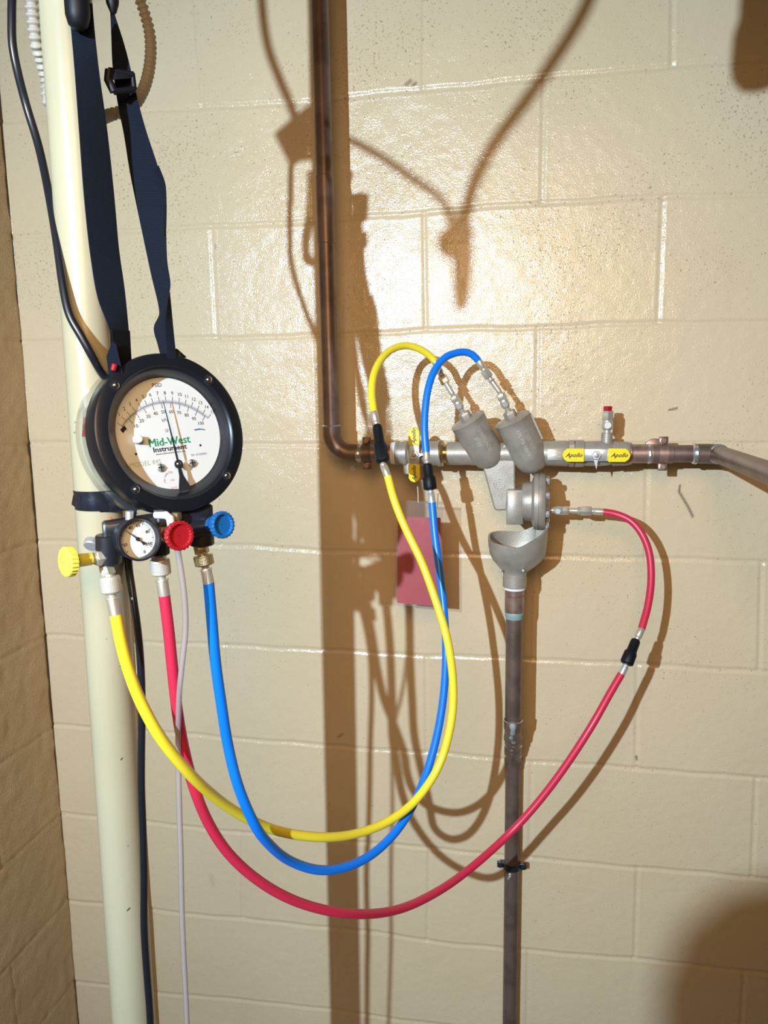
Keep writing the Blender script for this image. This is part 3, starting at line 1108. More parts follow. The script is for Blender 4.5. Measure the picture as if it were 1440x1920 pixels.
drip(at(962, 1349, YF)[2], at(962, 1388, YF)[2], -0.05, 0.0060, M_PATINA)
drip(at(962, 1388, YF)[2], at(962, 1422, YF)[2], 0.0, 0.0045, M_SOLDER)
drip(at(962, 1425, YF)[2], at(962, 1448, YF)[2], -0.15, 0.0040, M_SOLDER)
for zpx in (1350, 1416, 1446):
    z = at(962, zpx, YF)[2]
    MB().lathe((cx, YO(z), z+.0015), (0, 0, -1), [(0, .0145), (.0015, .0170), (.003, .0146)], 36, mod=lambda a, q: 1+0.015*math.sin(3*a)).obj('solder_ring', M_SOLDER, t)
HZ = at(963, 1627, -.03)[2]
drip(HZ-0.008, HZ-0.022, -0.25, 0.0035, M_SOLDER)
hanger('pipe_clamp', 'blackened clamp with ears left and right on the lower drain pipe', (cx, YL, HZ), (0, 0, 1), (1, 0, 0), M_BLKM, ring_r=PR, w=0.006, stem=False)

# ================================================================== GAUGE POSE
GT = at(325.9, 810.8, -0.701)
GN = unit(V(0.7805, -0.5936, 0.1958))
GR = unit(V(0.5973, 0.8007, 0.0466))
GU = np.cross(GN, GR)
GU = unit(GU)
if GU[2] < 0:
    GU = -GU
F = lambda x, y, h=0.0: GT+GR*x+GU*y+GN*h     # h<0 is behind the front rim

t = thing('pressure_gauge', 'large round black differential pressure gauge with white dial strapped to the cream pipe', 'gauge', tuple(F(0, 0, -0.03)))
bz = MB()
bz.lathe(GT, GN, [(-.026, .0700), (-.026, .0778), (-.022, .0800), (-.004, .0800), (-.001, .0790), (0, .0772), (0.0005, .0668), (-.0010, .0660), (-.0016, .0652), (-.0046, .0632), (-.0150, .0592), (-.018, .0578), (-.0195, .0570), (-.0200, .0700)],
         96, ref=GR, cap=False)
for i_, p_ in enumerate(bz.v):        # the dial opening sits a little off the rim's centre
    q_ = V(*p_)-GT
    h_ = float(np.dot(q_, GN))
    if math.sqrt(max(float(np.dot(q_, q_))-h_*h_, 0)) < .0625 and h_ < 0:
        bz.v[i_] = tuple(V(*p_)+(GR*.0058+GU*.0018)*min(1, -h_/.018))
bz.obj('bezel', M_BLK, t)
MB().lathe(F(0, 0, -.026), GN, [(-.022, .036), (-.020, .0400), (-.001, .0410), (0, .0720), (.003, .0720)], 64, ref=GR).obj('case', M_BLK, t)
dial = MB().lathe(F(.0058, .0018, -.0198), GN, [(-.001, .0586), (0, .0586)], 72, ref=GR).obj('dial', M_DIAL, t)
MB().lathe(F(0, 0, -.0052), GN, [(-.0001, .0002), (0, .0628)], 72, ref=GR, cap=False).obj('window', M_GLASS, t)
# transparent rear cover flange
MB().lathe(F(0, 0, -.0285), GN, [(-.014, .0800), (-.0135, .0818), (-.002, .0822), (0, .0805), (-.0005, .0770), (-.011, .0755), (-.014, .0755), (-.014, .0800)],
           96, ref=GR, cap=False).lathe(F(0, 0, -.0415), GN, [(0, .0757), (0, .0460)], 96, ref=GR, cap=False).obj('clear_flange', M_CLEAR, t)
for a in (135, 45, -45, -135):
    a = math.radians(a)
    c = F(.0709*math.cos(a), .0709*math.sin(a), .0003)
    MB().lathe(c, GN, [(-.0005, .0058), (.0003, .0055), (.0005, .0042)], 20, M_BLKM).lathe(c, GN, [(0, .0036), (.0010, .0034), (.0019, .0022), (.0022, .0004)], 16, M_CHROME).obj('screw', M_CHROME, t)

# dial print
dm = MB()
ZD = -.0196
PV = (0.0045, -0.0310)
AR = 0.0648
HALF = math.radians(47)


def dp(x, y):
    return F(x, y, ZD)


def line(x0, y0, x1, y1, w, m):
    d = unit(V(x1-x0, y1-y0))
    nx, ny = -d[1]*w/2, d[0]*w/2
    dm.add([dp(x0+nx, y0+ny), dp(x0-nx, y0-ny), dp(x1-nx, y1-ny), dp(x1+nx, y1+ny)], [(0, 1, 2, 3)], m, False)


def pol(a, r):
    return PV[0]+r*math.sin(a), PV[1]+r*math.cos(a)


prev = None
for i in range(61):
    a = -HALF+2*HALF*i/60
    p = pol(a, AR)
    if prev:
        line(*prev, *p, 0.0005, M_INKB if a > -.5 else M_INK)
    prev = p
for i in range(16):
    a = -HALF+2*HALF*i/15
    line(*pol(a, AR), *pol(a, AR+.0058), 0.0005, M_INK)
    if i:
        text(dm, str(i), dp(*pol(a, AR+.0092)), GR*math.cos(a*.25)-GU*math.sin(a*.25), GU*math.cos(a*.25)+GR*math.sin(a*.25), GN, 0.0052, M_INK)
    if i < 15:
        for k in range(1, 5):
            a2 = a+2*HALF/15*k/5
            line(*pol(a2, AR), *pol(a2, AR+.0022), 0.00028, M_INKB)
for i in range(11):
    a = -HALF+2*HALF*i/10*0.965
    line(*pol(a, AR), *pol(a, AR-.0062), 0.0005, M_INK)
    if i:
        text(dm, str(i*10), dp(*pol(a, AR-.0100)), GR, GU, GN, 0.0050, M_INK)
    if i < 10:
        for k in range(1, 10):
            a2 = a+2*HALF*.965/10*k/10
            line(*pol(a2, AR), *pol(a2, AR-.0020), 0.00025, M_INKB)
text(dm, 'PSID', dp(0.0015, 0.0512), GR, GU, GN, 0.0056, M_INK)
text(dm, 'kPa', dp(0.0030, 0.0155), GR, GU, GN, 0.0050, M_INKB)
text(dm, 'SF', dp(0.0030, 0.0045), GR, GU, GN, 0.0048, M_INKB)
for ox, oy in ((0, 0), (.0003, 0), (.0006, 0), (.0003, .0003)):      # heavy letter strokes
    text(dm, 'Mid-West', dp(0.0032+ox, -0.0065+oy)+GN*ox*.02, GR, GU, GN, 0.0114, M_INKG)
text(dm, 'Instrument', dp(0.0025, -0.0134), GR, GU, GN, 0.0070, M_INK, bold=0.00016, sx=1.2)
text(dm, 'www.midwestinstrument.com', dp(0.0025, -0.0178), GR, GU, GN, 0.0027, M_INK)
text(dm, 'MODEL 845', dp(-0.0265, -0.0255), GR, GU, GN, 0.0066, M_INKO)
text(dm, 'SN  01230063', dp(0.0335, -0.0232), GR, GU, GN, 0.0032, M_INKB)
for i, ch in enumerate('CALIBRATED'):
    a = -1.7+i*0.21
    text(dm, ch, dp(-0.002+.008*math.sin(a), -0.0455+.008*math.cos(a)), GR, GU, GN, 0.0030, M_INKP)
text(dm, 'USA', dp(-0.0015, -0.0455), GR, GU, GN, 0.0028, M_INKP)
text(dm, 'DATE', dp(-0.0015, -0.0535), GR, GU, GN, 0.0028, M_INKP)
x, y = pol(-HALF-.03, AR-.003)
dm.add([dp(x-.0038, y+.0005), dp(x-.0015, y-.0032), dp(x+.0032, y+.0012), dp(x+.0012, y+.0042)], [(0, 1, 2, 3)], M_INK, False)
for x, y in ((-.0345, -.0150), (.0372, -.0140)):
    dm.add([dp(x+.0012*math.cos(a), y+.0012*math.sin(a)) for a in np.linspace(0, 2*math.pi, 14)[:-1]], [tuple(range(13))], M_INK, False)
dm.obj('dial_print', M_INK, dial)
MB().tube([dp(.0330, .0026)+GN*.0008, dp(.0390, .0030)+GN*.0012, dp(.0445, .0018)+GN*.0008], 0.00045, 6).obj('hair', M_INKB, dial)
for x, y in ((-.0125, -.0315), (.0225, -.0312)):
    o = MB().lathe(F(x, y, -.0190), GN, [(-.0008, .0044), (.0012, .0042), (.0022, .003)], 20).obj('dial_screw', M_STEEL, dial)
    MB().box(F(x, y, -.0166), GR*.0032, GU*.0005, GN*.0002).box(F(x, y, -.0166), GR*.0005, GU*.0032, GN*.0002).obj('slot', M_INK, dial)
MB().cyl(F(-.0318, -.0012, -.0198), F(-.0318, -.0012, -.0120), 0.0042, 20, bev=0.0008).obj('adjusting_post', M_WHITE, dial)
# needle
nb = MB()
zt = -.0120
na = math.radians(-3.0)
nd = (math.sin(na), math.cos(na))
nr = (math.cos(na), -math.sin(na))


def npnt(s, w, h=zt):
    return F(PV[0]+nd[0]*s+nr[0]*w, PV[1]+nd[1]*s+nr[1]*w, h)


nb.prism([npnt(0.0660, 0.0002), npnt(0.004, 0.0011), npnt(0.004, -0.0011), npnt(0.0660, -0.0002)], GN*0.0005)
nb.prism([npnt(-.002, .0015), npnt(-.012, .0024), npnt(-.0225, .0062), npnt(-.0270, .0066), npnt(-.0275, -.0066), npnt(-.0225, -.0058), npnt(-.012, -.0024), npnt(-.002, -.0015)], GN*0.0005)
nb.lathe(npnt(0, 0), GN, [(-.0005, .0044), (.0012, .0044)], 24)
no = nb.obj('needle', M_INK, t)
MB().lathe(npnt(0, 0, -.0196), GN, [(0, .0022), (.0065, .0022), (.0092, .0026), (.0102, .0012)], 20).obj('needle_hub', M_CHROME, no)
t.scale = (1.019, 1.019, 1.019)
# red bits behind the clear flange
MB().lathe(F(-.068, .020, -.048), -GR+GN*.5, [(-.012, .0090), (-.002, .0100), (.001, .0095)], 24, mod=lambda a, q: 1+.04*math.sin(10*a)).obj('bleed_knob', M_RKNOB, t)
MB().cyl(at(214, 697, -.7375), at(217, 685, -.7375), 0.0026, 14, bev=.0006).obj('red_pin', M_RKNOB, t)
# lugs for the strap
MB().box(F(.026, .080, -.036), GR*.014, GU*.006, GN*.003, bev=.001).obj('strap_lug', M_BLK, t)

# ================================================================== MANIFOLD
t = thing('valve_manifold', 'black and brass three port valve manifold with coloured knobs below the large gauge', 'manifold', tuple(at(300, 1000, -.72)))
ML, MM, MR = at(203, 1018, -.752), at(292, 1003, -.712), at(392, 986, -.676)
b = MB()
b.cyl(ML, MR, 0.0118, 32, bev=.001)
b.cyl(at(203, 1003, -.752), at(204, 1056, -.752), 0.0122, 28, bev=.001)
b.cyl(at(292, 985, -.712), at(296, 1040, -.712), 0.0122, 28, bev=.001)
b.cyl(at(376, 966, -.678), at(379, 1022, -.678), 0.0128, 28, bev=.001)
b.box(at(345, 972, -.692), unit(MR-ML)*.030, V(0, 0, .012), V(.6, -.8, 0)*.011, bev=.002)
b.box((ML*.55+MR*.45)+V(0, .006, .010), unit(MR-ML)*.055, V(0, 0, .011), V(.6, -.8, 0)*.009, bev=.002)
b.obj('block', M_BLKM, t)
MB().cyl(at(170, 1025, -.744), at(174, 1014, -.738), 0.0075, 24, bev=.001).obj('end_plug', M_STEEL, t)
MB().cyl(at(243, 958, -.74), at(243, 985, -.74), 0.004, 12).obj('nipple', M_STEEL, t)
MB().box(at(213, 985, -.735), V(.010, -.012, 0), V(0, 0, .006), V(.6, .5, 0)*.002, bev=.0006).obj('sticker', M_ORANGE, t)
MDIR = unit(MR-ML)


def knob(name, P, ax, R, L, m, cup_=True, neck=0.014, stemc=M_BRASS):
    ax = unit(ax)
    fl = lambda a, q: 1+0.035*math.sin(22*a)*(1 if (-0.0001 < q < L*0.999) else 0)
    pr = [(-neck, R*.42), (-neck*.3, R*.46), (0, R*.6), (L*.12, R*.98), (L*.9, R), (L, R*.93)]
    if cup_:
        pr = [(-neck, R*.45), (-neck*.8, R*.62), (-neck*.2, R*.66), (0, R*.78), (L*.35, R*.92), (L*.6, R), (L*.95, R), (L, R*.94)]
    if cup_:
        pr += [(L*.995, R*.80), (L*.80, R*.72), (L*.78, .0005)]
    else:
        pr += [(L*1.03, R*.80), (L*1.08, .0005)]
    o = MB().lathe(P, ax, pr, 132, mod=fl, cap=False).obj('knob', m, t)
    o['label'] = name
    b = MB()
    b.hexa(P-ax*(neck+.016), P-ax*(neck+.004), R*.55)
    b.cyl(P-ax*(neck+.006), P-ax*(neck*.5), R*.30, 16)
    b.obj('valve_stem', stemc, t)


knob('yellow knob', at(137, 1052, -.785), unit(V(-.52, -.85, .06)), .0142, .0085, M_YKNOB, False, .018, M_NICKEL)
knob('red knob', at(327, 1003, -.736), unit(V(.80, -.60, .06)), .0145, .0130, M_RKNOB, True, .010)
knob('blue knob', at(406, 984, -.688), unit(V(.84, -.53, .10)), .0138, .0130, M_BKNOB, True, .010, M_NICKEL)
# white elbow fitting behind the red knob
MB().tube([at(293, 965, -.72), at(312, 966, -.725), at(319, 972, -.727), at(322, 990, -.727)], .0042, 12).obj('white_fitting', M_WHITE, t)
MB().box(at(330, 968, -.716), V(.0045, 0, 0), V(0, .0045, 0), V(0, 0, .0045), M_BRASS, bev=.001).obj('brass_plug', M_BRASS, t)

# small gauge
SG = at(263, 1011, -.762)
SN = unit(V(.74, -.66, .12))
SRt = unit(np.cross((0, 0, 1), SN))
SR = -SRt if SRt[0] < 0 else SRt
SU = unit(np.cross(SN, SR))
if SU[2] < 0:
    SU = -SU
ro = math.radians(6)
SR, SU = SR*math.cos(ro)+SU*math.sin(ro), SU*math.cos(ro)-SR*math.sin(ro)
S = lambda x, y, h=0.0: SG+SR*x+SU*y+SN*h
g = thing('small_pressure_gauge', 'small round black gauge with white dial on the left part of the manifold', 'gauge', tuple(SG))
MB().lathe(SG, SN, [(-.024, .012), (-.0235, .0190), (-.006, .0198), (-.005, .0208), (-.001, .0212), (0, .0206), (0, .0192), (-.002, .0186), (-.0085, .0180), (-.0090, .0200)], 64, cap=False).obj('case', M_BLKM, g)
MB().cyl(S(0, 0, -.024), S(0, 0, -.040), .006, 16).obj('stem', M_BRASS, g)
sd = MB().lathe(S(0, 0, -.0084), SN, [(-.001, .0184), (0, .0184)], 48).obj('dial', M_DIAL, g)
MB().lathe(S(0, 0, -.0006), SN, [(-.0001, .0002), (0, .0184)], 48, cap=False).obj('window', M_GLASS, g)
dm2 = MB()
for i in range(41):
    a = math.radians(-130+260*i/40)
    r0, r1 = .0170, .0170-(.0026 if i % 5 == 0 else .0016)
    x0, y0, x1, y1 = r0*math.sin(a), r0*math.cos(a), r1*math.sin(a), r1*math.cos(a)
    w = .00016 if i % 5 else .00028
    cx_, cy_ = math.cos(a)*w, -math.sin(a)*w
    dm2.add([S(x0+cx_, y0+cy_, -.0082), S(x0-cx_, y0-cy_, -.0082), S(x1-cx_, y1-cy_, -.0082), S(x1+cx_, y1+cy_, -.0082)], [(0, 1, 2, 3)], M_INK, False)
for s_, x, y in (('20', -.0125, -.003), ('40', -.004, .0118), ('60', .0035, .0125), ('80', .0115, .0045), ('100', .0105, -.0075), ('0', .0045, -.0140)):
    text(dm2, s_, S(x, y, -.0082), SR, SU, SN, .0042, M_INK, bold=.0001)
dm2.obj('dial_print', M_INK, sd)
a = math.radians(-42)
nd2, nr2 = (math.sin(a), math.cos(a)), (math.cos(a), -math.sin(a))
q = lambda s, w: S(nd2[0]*s+nr2[0]*w, nd2[1]*s+nr2[1]*w, -.0066)
MB().prism([q(.0155, .0001), q(0, .0006), q(-.004, .0005), q(-.0085, .0017), q(-.0085, -.0017), q(-.004, -.0005), q(0, -.0006), q(.0155, -.0001)], SN*.0004).lathe(
    S(0, 0, -.0070), SN, [(0, .0020), (.0012, .0018)], 20).obj('needle', M_INK, g)

# ================================================================== HOSES
def knurl(a, q):
    return 1+0.022*math.sin(20*a+q*1900)*math.sin(20*a-q*1900)*1.3


def hose_end(t, P0, P1, P2, P3, warm=M_KNURL):
    """port hex -> knurled nut -> crimped ferrule; returns nothing"""
    d = unit(P1-P0)
    MB().hexa(P0-d*.006, P0+d*.004, .0078).cyl(P0+d*.003, P0+d*.008, .0052, 16).obj('port_hex', M_BRASS if warm is M_BRASS else M_NICKEL, t)
    L = np.linalg.norm(P2-P1)
    MB().lathe(P1, P2-P1, [(0, .0068), (.0004, .0096), (L*.06, .0100)]+[(L*k, .0101) for k in np.linspace(.14, .74, 22)]+[(L*.80, .0096), (L*.88, .0060), (L*.90, .0042), (L, .0042)], 160, mod=lambda a, q: knurl(a, q) if L*.13 < q < L*.75 else 1).obj('knurled_nut', warm, t)
    L2 = np.linalg.norm(P3-P2)
    MB().lathe(P2-unit(P3-P2)*.001, P3-P2, [(0, .0042), (L2*.10, .0042), (L2*.13, .0066), (L2*.20, .0070), (L2*.24, .0058), (L2*.35, .0060), (L2*1.08, .0060)], 24,
               mod=lambda a, q: 1+.02*math.sin(8*a)).obj('ferrule', M_NICKEL, t)


def ferr(t, A_, B_, m=None):
    L = np.linalg.norm(B_-A_)
    MB().lathe(A_, B_-A_, [(-.002, .0052), (L*.05, .0058), (L*.72, .0058), (L*.78, .0048), (L*.86, .0052), (L, .0040)], 24, mod=lambda a, q: 1+.02*math.sin(8*a)).obj('ferrule', m or M_NICKEL, t)


def coupler(t, A_, B_):
    """black union between the two hose lengths: slim sleeve then wider hex-ribbed nut towards B"""
    L = np.linalg.norm(B_-A_)
    d = unit(B_-A_)
    MB().lathe(A_, d, [(0, .0045), (.001, .0066), (L*.10, .0076), (L*.46, .0080), (L*.50, .0090)], 12, sharp=True).lathe(
        A_+d*L*.48, d, [(0, .0088), (L*.08, .0105), (L*.44, .0108), (L*.48, .0100), (L*.52, .0060)], 8, sharp=True).obj('coupler', M_BLKR, t)


HR = 0.0060
# --- yellow
t = thing('yellow_hose', 'yellow charging hose looping from manifold to the left check cylinder', 'hose', tuple(at(212, 1140, -.756)))
p0, p1, p2, p3 = at(202, 1072, -.754), at(205, 1080, -.755), at(210, 1118, -.756), at(217, 1152, -.757)
hose_end(t, p0, p1, p2, p3)
path = [(217, 1152, -.757), (226, 1200, -.757), (239, 1250, -.755), (262, 1312, -.750), (300, 1382, -.742), (352, 1447, -.718), (400, 1492, -.680), (450, 1527, -.640),
        (520, 1558, -.592), (610, 1570, -.540), (680, 1560, -.490), (735, 1536, -.452), (780, 1500, -.420), (822, 1438, -.392), (845, 1360, -.374), (850, 1290, -.360),
        (839, 1200, -.346), (815, 1120, -.330), (790, 1052, -.316), (760, 990, -.304), (740, 940, -.296), (727, 893, -.285)]
MB().tube(pxpath(path), HR, 20).obj('long_hose', M_YHOSE, t)
ferr(t, at(727, 893, -.285), at(717, 868, -.279))
coupler(t, at(707, 797, -.255)[:], at(717, 868, -.279))
ferr(t, at(701, 773, -.247), at(706, 796, -.255))
path = [(701, 773, -.247), (697, 740, -.232), (700, 706, -.212), (713, 676, -.186), (735, 655, -.158), (762, 648, -.136), (790, 656, -.122), (808, 669, -.114), (815, 677, -.112)]
MB().tube(pxpath(path), HR, 20).obj('short_hose', M_YHOSE, t)
e = E1
f0 = at(815, 677, -.112)
hx = at(829, 706, -.112)
ferr(t, f0, hx)
d = unit(e-hx)
MB().hexa(hx-d*.002, hx+d*.014, .0078).cyl(hx+d*.010, e, .0046, 16).obj('end_nut', M_NICKEL, t)
# --- blue
t = thing('blue_hose', 'bright blue charging hose looping from manifold to the right check cylinder', 'hose', tuple(at(388, 1080, -.678)))
p0, p1, p2, p3 = at(378, 1031, -.678), at(380, 1040, -.678), at(385, 1064, -.678), at(391, 1093, -.678)
hose_end(t, p0, p1, p2, p3, M_BRASS)
path = [(391, 1093, -.678), (397, 1160, -.676), (404, 1240, -.674), (415, 1320, -.670), (428, 1400, -.664), (447, 1475, -.662), (478, 1547, -.650), (500, 1578, -.632), (545, 1615, -.590),
        (605, 1632, -.552), (665, 1620, -.510), (715, 1588, -.468), (760, 1535, -.425), (796, 1460, -.380), (818, 1385, -.345), (831, 1310, -.312), (836, 1230, -.280), (833, 1150, -.258), (824, 1070, -.240),
        (815, 1000, -.226), (810, 943, -.214)]
MB().tube(pxpath(path), HR, 20).obj('long_hose', M_BHOSE, t)
ferr(t, at(810, 943, -.214), at(807, 919, -.209), M_STEEL)
coupler(t, at(801, 869, -.200), at(807, 919, -.209))
ferr(t, at(799, 848, -.196), at(801, 869, -.200))
path = [(799, 848, -.196), (796, 810, -.190), (797, 770, -.182), (803, 728, -.172), (816, 692, -.158), (838, 668, -.142), (867, 660, -.128), (884, 664, -.122), (897, 676, -.118)]
MB().tube(pxpath(path), HR, 20).obj('short_hose', M_BHOSE, t)
e = E2
f0 = at(897, 676, -.118)
hx = at(909, 696, -.118)
ferr(t, f0, hx)
d = unit(e-hx)
MB().hexa(hx-d*.002, hx+d*.013, .0085).cyl(hx+d*.010, e, .0044, 16).lathe(hx+d*.017, d, [(0, .005), (.002, .0062), (.004, .005)], 20).obj('end_nut', M_NICKEL, t)
# --- red
t = thing('red_hose', 'long red charging hose sweeping from the manifold to the relief valve port', 'hose', tuple(at(305, 1110, -.71)))
p0, p1, p2, p3 = at(297, 1041, -.710), at(299, 1048, -.710), at(303, 1084, -.710), at(308, 1116, -.710)
hose_end(t, p0, p1, p2, p3)
path = [(308, 1116, -.710), (316, 1180, -.710), (323, 1250, -.709), (332, 1330, -.706), (345, 1405, -.697), (365, 1480, -.692), (392, 1545, -.679), (430, 1602, -.664), (490, 1655, -.640), (560, 1692, -.608),
        (650, 1713, -.560), (745, 1706, -.480), (820, 1672, -.410), (880, 1630, -.350), (950, 1568, -.295), (1000, 1515, -.280), (1055, 1444, -.268), (1110, 1360, -.254), (1145, 1298, -.234), (1165, 1264, -.222)]
MB().tube(pxpath(path), HR, 20).obj('long_hose', M_RHOSE, t)
ferr(t, at(1165, 1264, -.222), at(1174, 1246, -.214), M_STEEL)
coupler(t, at(1193, 1199, -.192), at(1174, 1246, -.214))
ferr(t, at(1203, 1179, -.182), at(1194, 1199, -.192))
p_end = V(at(1131, 962, YR)[0], YR-0.002, RC[2]-0.001)
pp = [at(1203, 1179, -.182), at(1215, 1135, -.164), at(1221, 1085, -.146), at(1217, 1035, -.130), at(1203, 1000, -.118), at(1182, 976, -.110), at(1155, 964, -.104), p_end]
MB().tube(smooth_path(spline(pp, 10), 4), HR, 20).obj('short_hose', M_RHOSE, t)
e = E3
hx = V(at(1108, 960, YR)[0], YR-.001, RC[2])
ferr(t, p_end, hx)
MB().hexa(hx+AX*.001, hx-AX*.018, .0086).cyl(hx-AX*.016, e, .0045, 16).lathe(hx-AX*.019, -AX, [(0, .0075), (.004, .0052)], 20).obj('end_nut', M_NICKEL, t)
# --- milky tube
t = tag(MB().tube(pxpath([(324, 990, -.726), (329, 1012, -.726), (338, 1060, -.724), (346, 1120, -.722), (348, 1180, -.720), (342, 1240, -.723), (336, 1300, -.723), (334, 1400, -.708), (336, 1500, -.710), (339, 1600, -.712),
                          (341, 1700, -.712), (345, 1800, -.712), (350, 1900, -.712), (352, 1985, -.712), (356, 2250, -.712), (362, 2650, -.712)]), .0030, 14).obj('clear_tube', M_TUBE),
        'thin milky clear vinyl tube hanging straight down from below the red knob', 'tube')

# ================================================================== TAPE, STRAPS, CABLE, CONDUIT
zt0, zt1 = at(185, 926, -.742)[2], at(185, 964, -.742)[2]
b = MB()
b.lathe((CP[0], CP[1], zt1), (0, 0, 1), [(0, .0243), (.0005, .0254), (.008, .0258), (.012, .0252), (zt0-zt1-.0005, .0254), (zt0-zt1, .0243)], 56,
        mod=lambda a, q: 1+.012*math.sin(2*a+q*150))
b.prism([at(137, 928, -.720), at(150, 930, -.728), at(152, 955, -.728), at(141, 951, -.722), at(134, 946, -.720)], V(.002, .002, 0))
zc_ = (zt0+zt1)/2
p = V(CP[0]+.010, CP[1]-.0245, zc_-.001)
c2 = F(-.020, -.062, -.036)
b.box((p+c2)/2+V(0, .004, 0), (c2-p)/2*V(1, 1, .4), V(0, 0, .0105), unit(V(.8, -.6, 0))*.002, bev=.0008)
tag(b.obj('black_tape', M_TAPE), 'band of shiny black tape wrapped round the cream pipe below the large gauge', 'tape')

t = thing('carrying_strap', 'dark blue webbing strap with black hooks holding up the large gauge', 'strap', tuple(at(200, 300, -.75)))


def edges(lst, n=8):
    Ls = spline([at(*a[:2], a[2]) for a in lst], n)
    Rr = spline([at(a[3], a[4], a[5]) for a in lst], n)
    return Ls, Rr


sa = [(131, 8, -.738, 173, 6, -.738), (132, 40, -.736, 175, 30, -.732), (140, 130, -.731, 185, 130, -.712), (149, 250, -.729, 200, 240, -.698), (158, 370, -.729, 213, 360, -.694),
      (170, 480, -.732, 223, 470, -.698), (184, 560, -.735, 233, 540, -.704), (206, 620, -.732, 240, 610, -.708), (207, 652, -.724, 243, 650, -.708), (205, 690, -.720, 246, 690, -.706)]
Ls, Rr = edges(sa)
MB().ribbon(Ls, Rr, .0018).obj('webbing', M_WEB, t)
MB().ribbon([at(209, 618, -.736), at(213, 655, -.728), at(227, 692, -.722)], [at(243, 620, -.712), at(245, 655, -.711), at(247, 692, -.709)], .0018).obj('sewn_end', M_BLKR, t)
MB().ribbon([at(211, 640, -.736), at(200, 668, -.733), at(204, 700, -.730)], [at(218, 645, -.736), at(226, 680, -.733), at(231, 700, -.730)], .0018).obj('webbing', M_WEB, t)
sb = [(206, 2, -.668, 210, 2, -.666), (207, 20, -.668, 213, 20, -.664), (209, 80, -.680, 235, 90, -.676), (212, 130, -.674, 246, 135, -.672), (222, 200, -.668, 260, 195, -.666), (232, 250, -.662, 274, 245, -.658),
      (243, 320, -.660, 297, 315, -.650), (255, 380, -.657, 310, 365, -.650), (270, 450, -.655, 311, 430, -.662), (284, 515, -.658, 313, 490, -.674), (298, 575, -.664, 319, 535, -.678),
      (299, 590, -.666, 314, 560, -.684), (289, 615, -.668, 309, 600, -.686), (296, 645, -.668, 312, 640, -.686), (304, 675, -.668, 314, 672, -.684)]
Ls, Rr = edges(sb)
MB().ribbon(Ls, Rr, .0016).obj('webbing', M_WEB, t)
MB().ribbon([at(314, 560, -.688), at(309, 605, -.690), at(311, 640, -.690), at(314, 675, -.688)], [at(318, 548, -.680), at(323, 600, -.680), at(327, 640, -.680), at(331, 675, -.680)], .0016).obj('webbing', M_WEB, t)
MB().ribbon([at(320, 655, -.668), at(325, 674, -.668)], [at(332, 654, -.664), at(350, 670, -.660)], .002).obj('sewn_end', M_BLKR, t)
# inner layer of strap B (double thickness edge)
Ls, Rr = edges([(290, 320, -.658, 297, 310, -.653), (300, 360, -.657, 310, 345, -.652), (306, 400, -.662, 312, 380, -.656), (306, 440, -.668, 311, 440, -.664)])
MB().ribbon(Ls, Rr, .0016).obj('webbing', M_WEB, t)
# slider buckle
bk = MB()
for (x0, y0, x1, y1) in ((204, 132, 250, 140), (214, 172, 252, 168)):
    bk.tube([at(x0, y0, -.692), at(x1, y1, -.676)], .0030, 10)
bk.tube([at(205, 132, -.692), at(203, 150, -.693), at(214, 172, -.690)], .0042, 10)
bk.tube([at(248, 137, -.676), at(252, 168, -.674)], .0026, 10)
bk.ribbon([at(206, 131, -.692), at(208, 150, -.692)], [at(247, 138, -.678), at(249, 147, -.676)], .003)
bk.obj('slider_buckle', M_BLKR, t)
# hooks at the top
c = at(145, -5, -.758)
hk = MB()
hk.lathe(at(147, 57, -.742), at(142, -60, -.742)-at(147, 57, -.742), [(0, .0005), (.001, .005), (.004, .0085), (.012, .0108), (.022, .0112), (.035, .0112), (.038, .0100)], 28)
hk.obj('hook', M_BLKR, t)
MB().lathe(at(213, 28, -.667), at(205, -60, -.667)-at(213, 28, -.667), [(0, .0005), (.002, .003), (.010, .006), (.018, .0070), (.020, .0060)], 20).obj('hook', M_BLKR, t)

# black cable
cb_ = [(0, 0, 0), (19, -60, -.708), (22, 20, -.708), (23, 80, -.708), (32, 130, -.704), (50, 200, -.694), (70, 265, -.692), (83, 320, -.698), (98, 400, -.716), (109, 470, -.726), (118, 535, -.734), (130, 590, -.738), (152, 630, -.737),
       (175, 672, -.732), (193, 703, -.718)]
pa = [sh(556, 262, -.90), sh(557, 285, -.83), sh(556, 300, -.76)]+[at(*q_) for q_ in cb_[1:]]
pa += [V(.189, -.700, -.510), V(.190, -.684, -.535), V(.190, -.686, -.60), at(240, 1040, -.700)]
pa += [at(*q_) for q_ in ((248, 1110, -.712), (258, 1180, -.718), (264, 1250, -.720), (266, 1330, -.722), (265, 1410, -.724), (265, 1480, -.726), (268, 1560, -.726), (270, 1650, -.726), (270, 1740, -.726), (275, 1820, -.726), (281, 1900, -.726), (284, 1985, -.726), (296, 2250, -.726), (312, 2650, -.726))]
tag(MB().tube(smooth_path(spline(pa, 8), 4), .0040, 16).obj('black_cable', M_CABLE), 'thick black cable running down beside the cream pipe and behind the large gauge', 'cable')

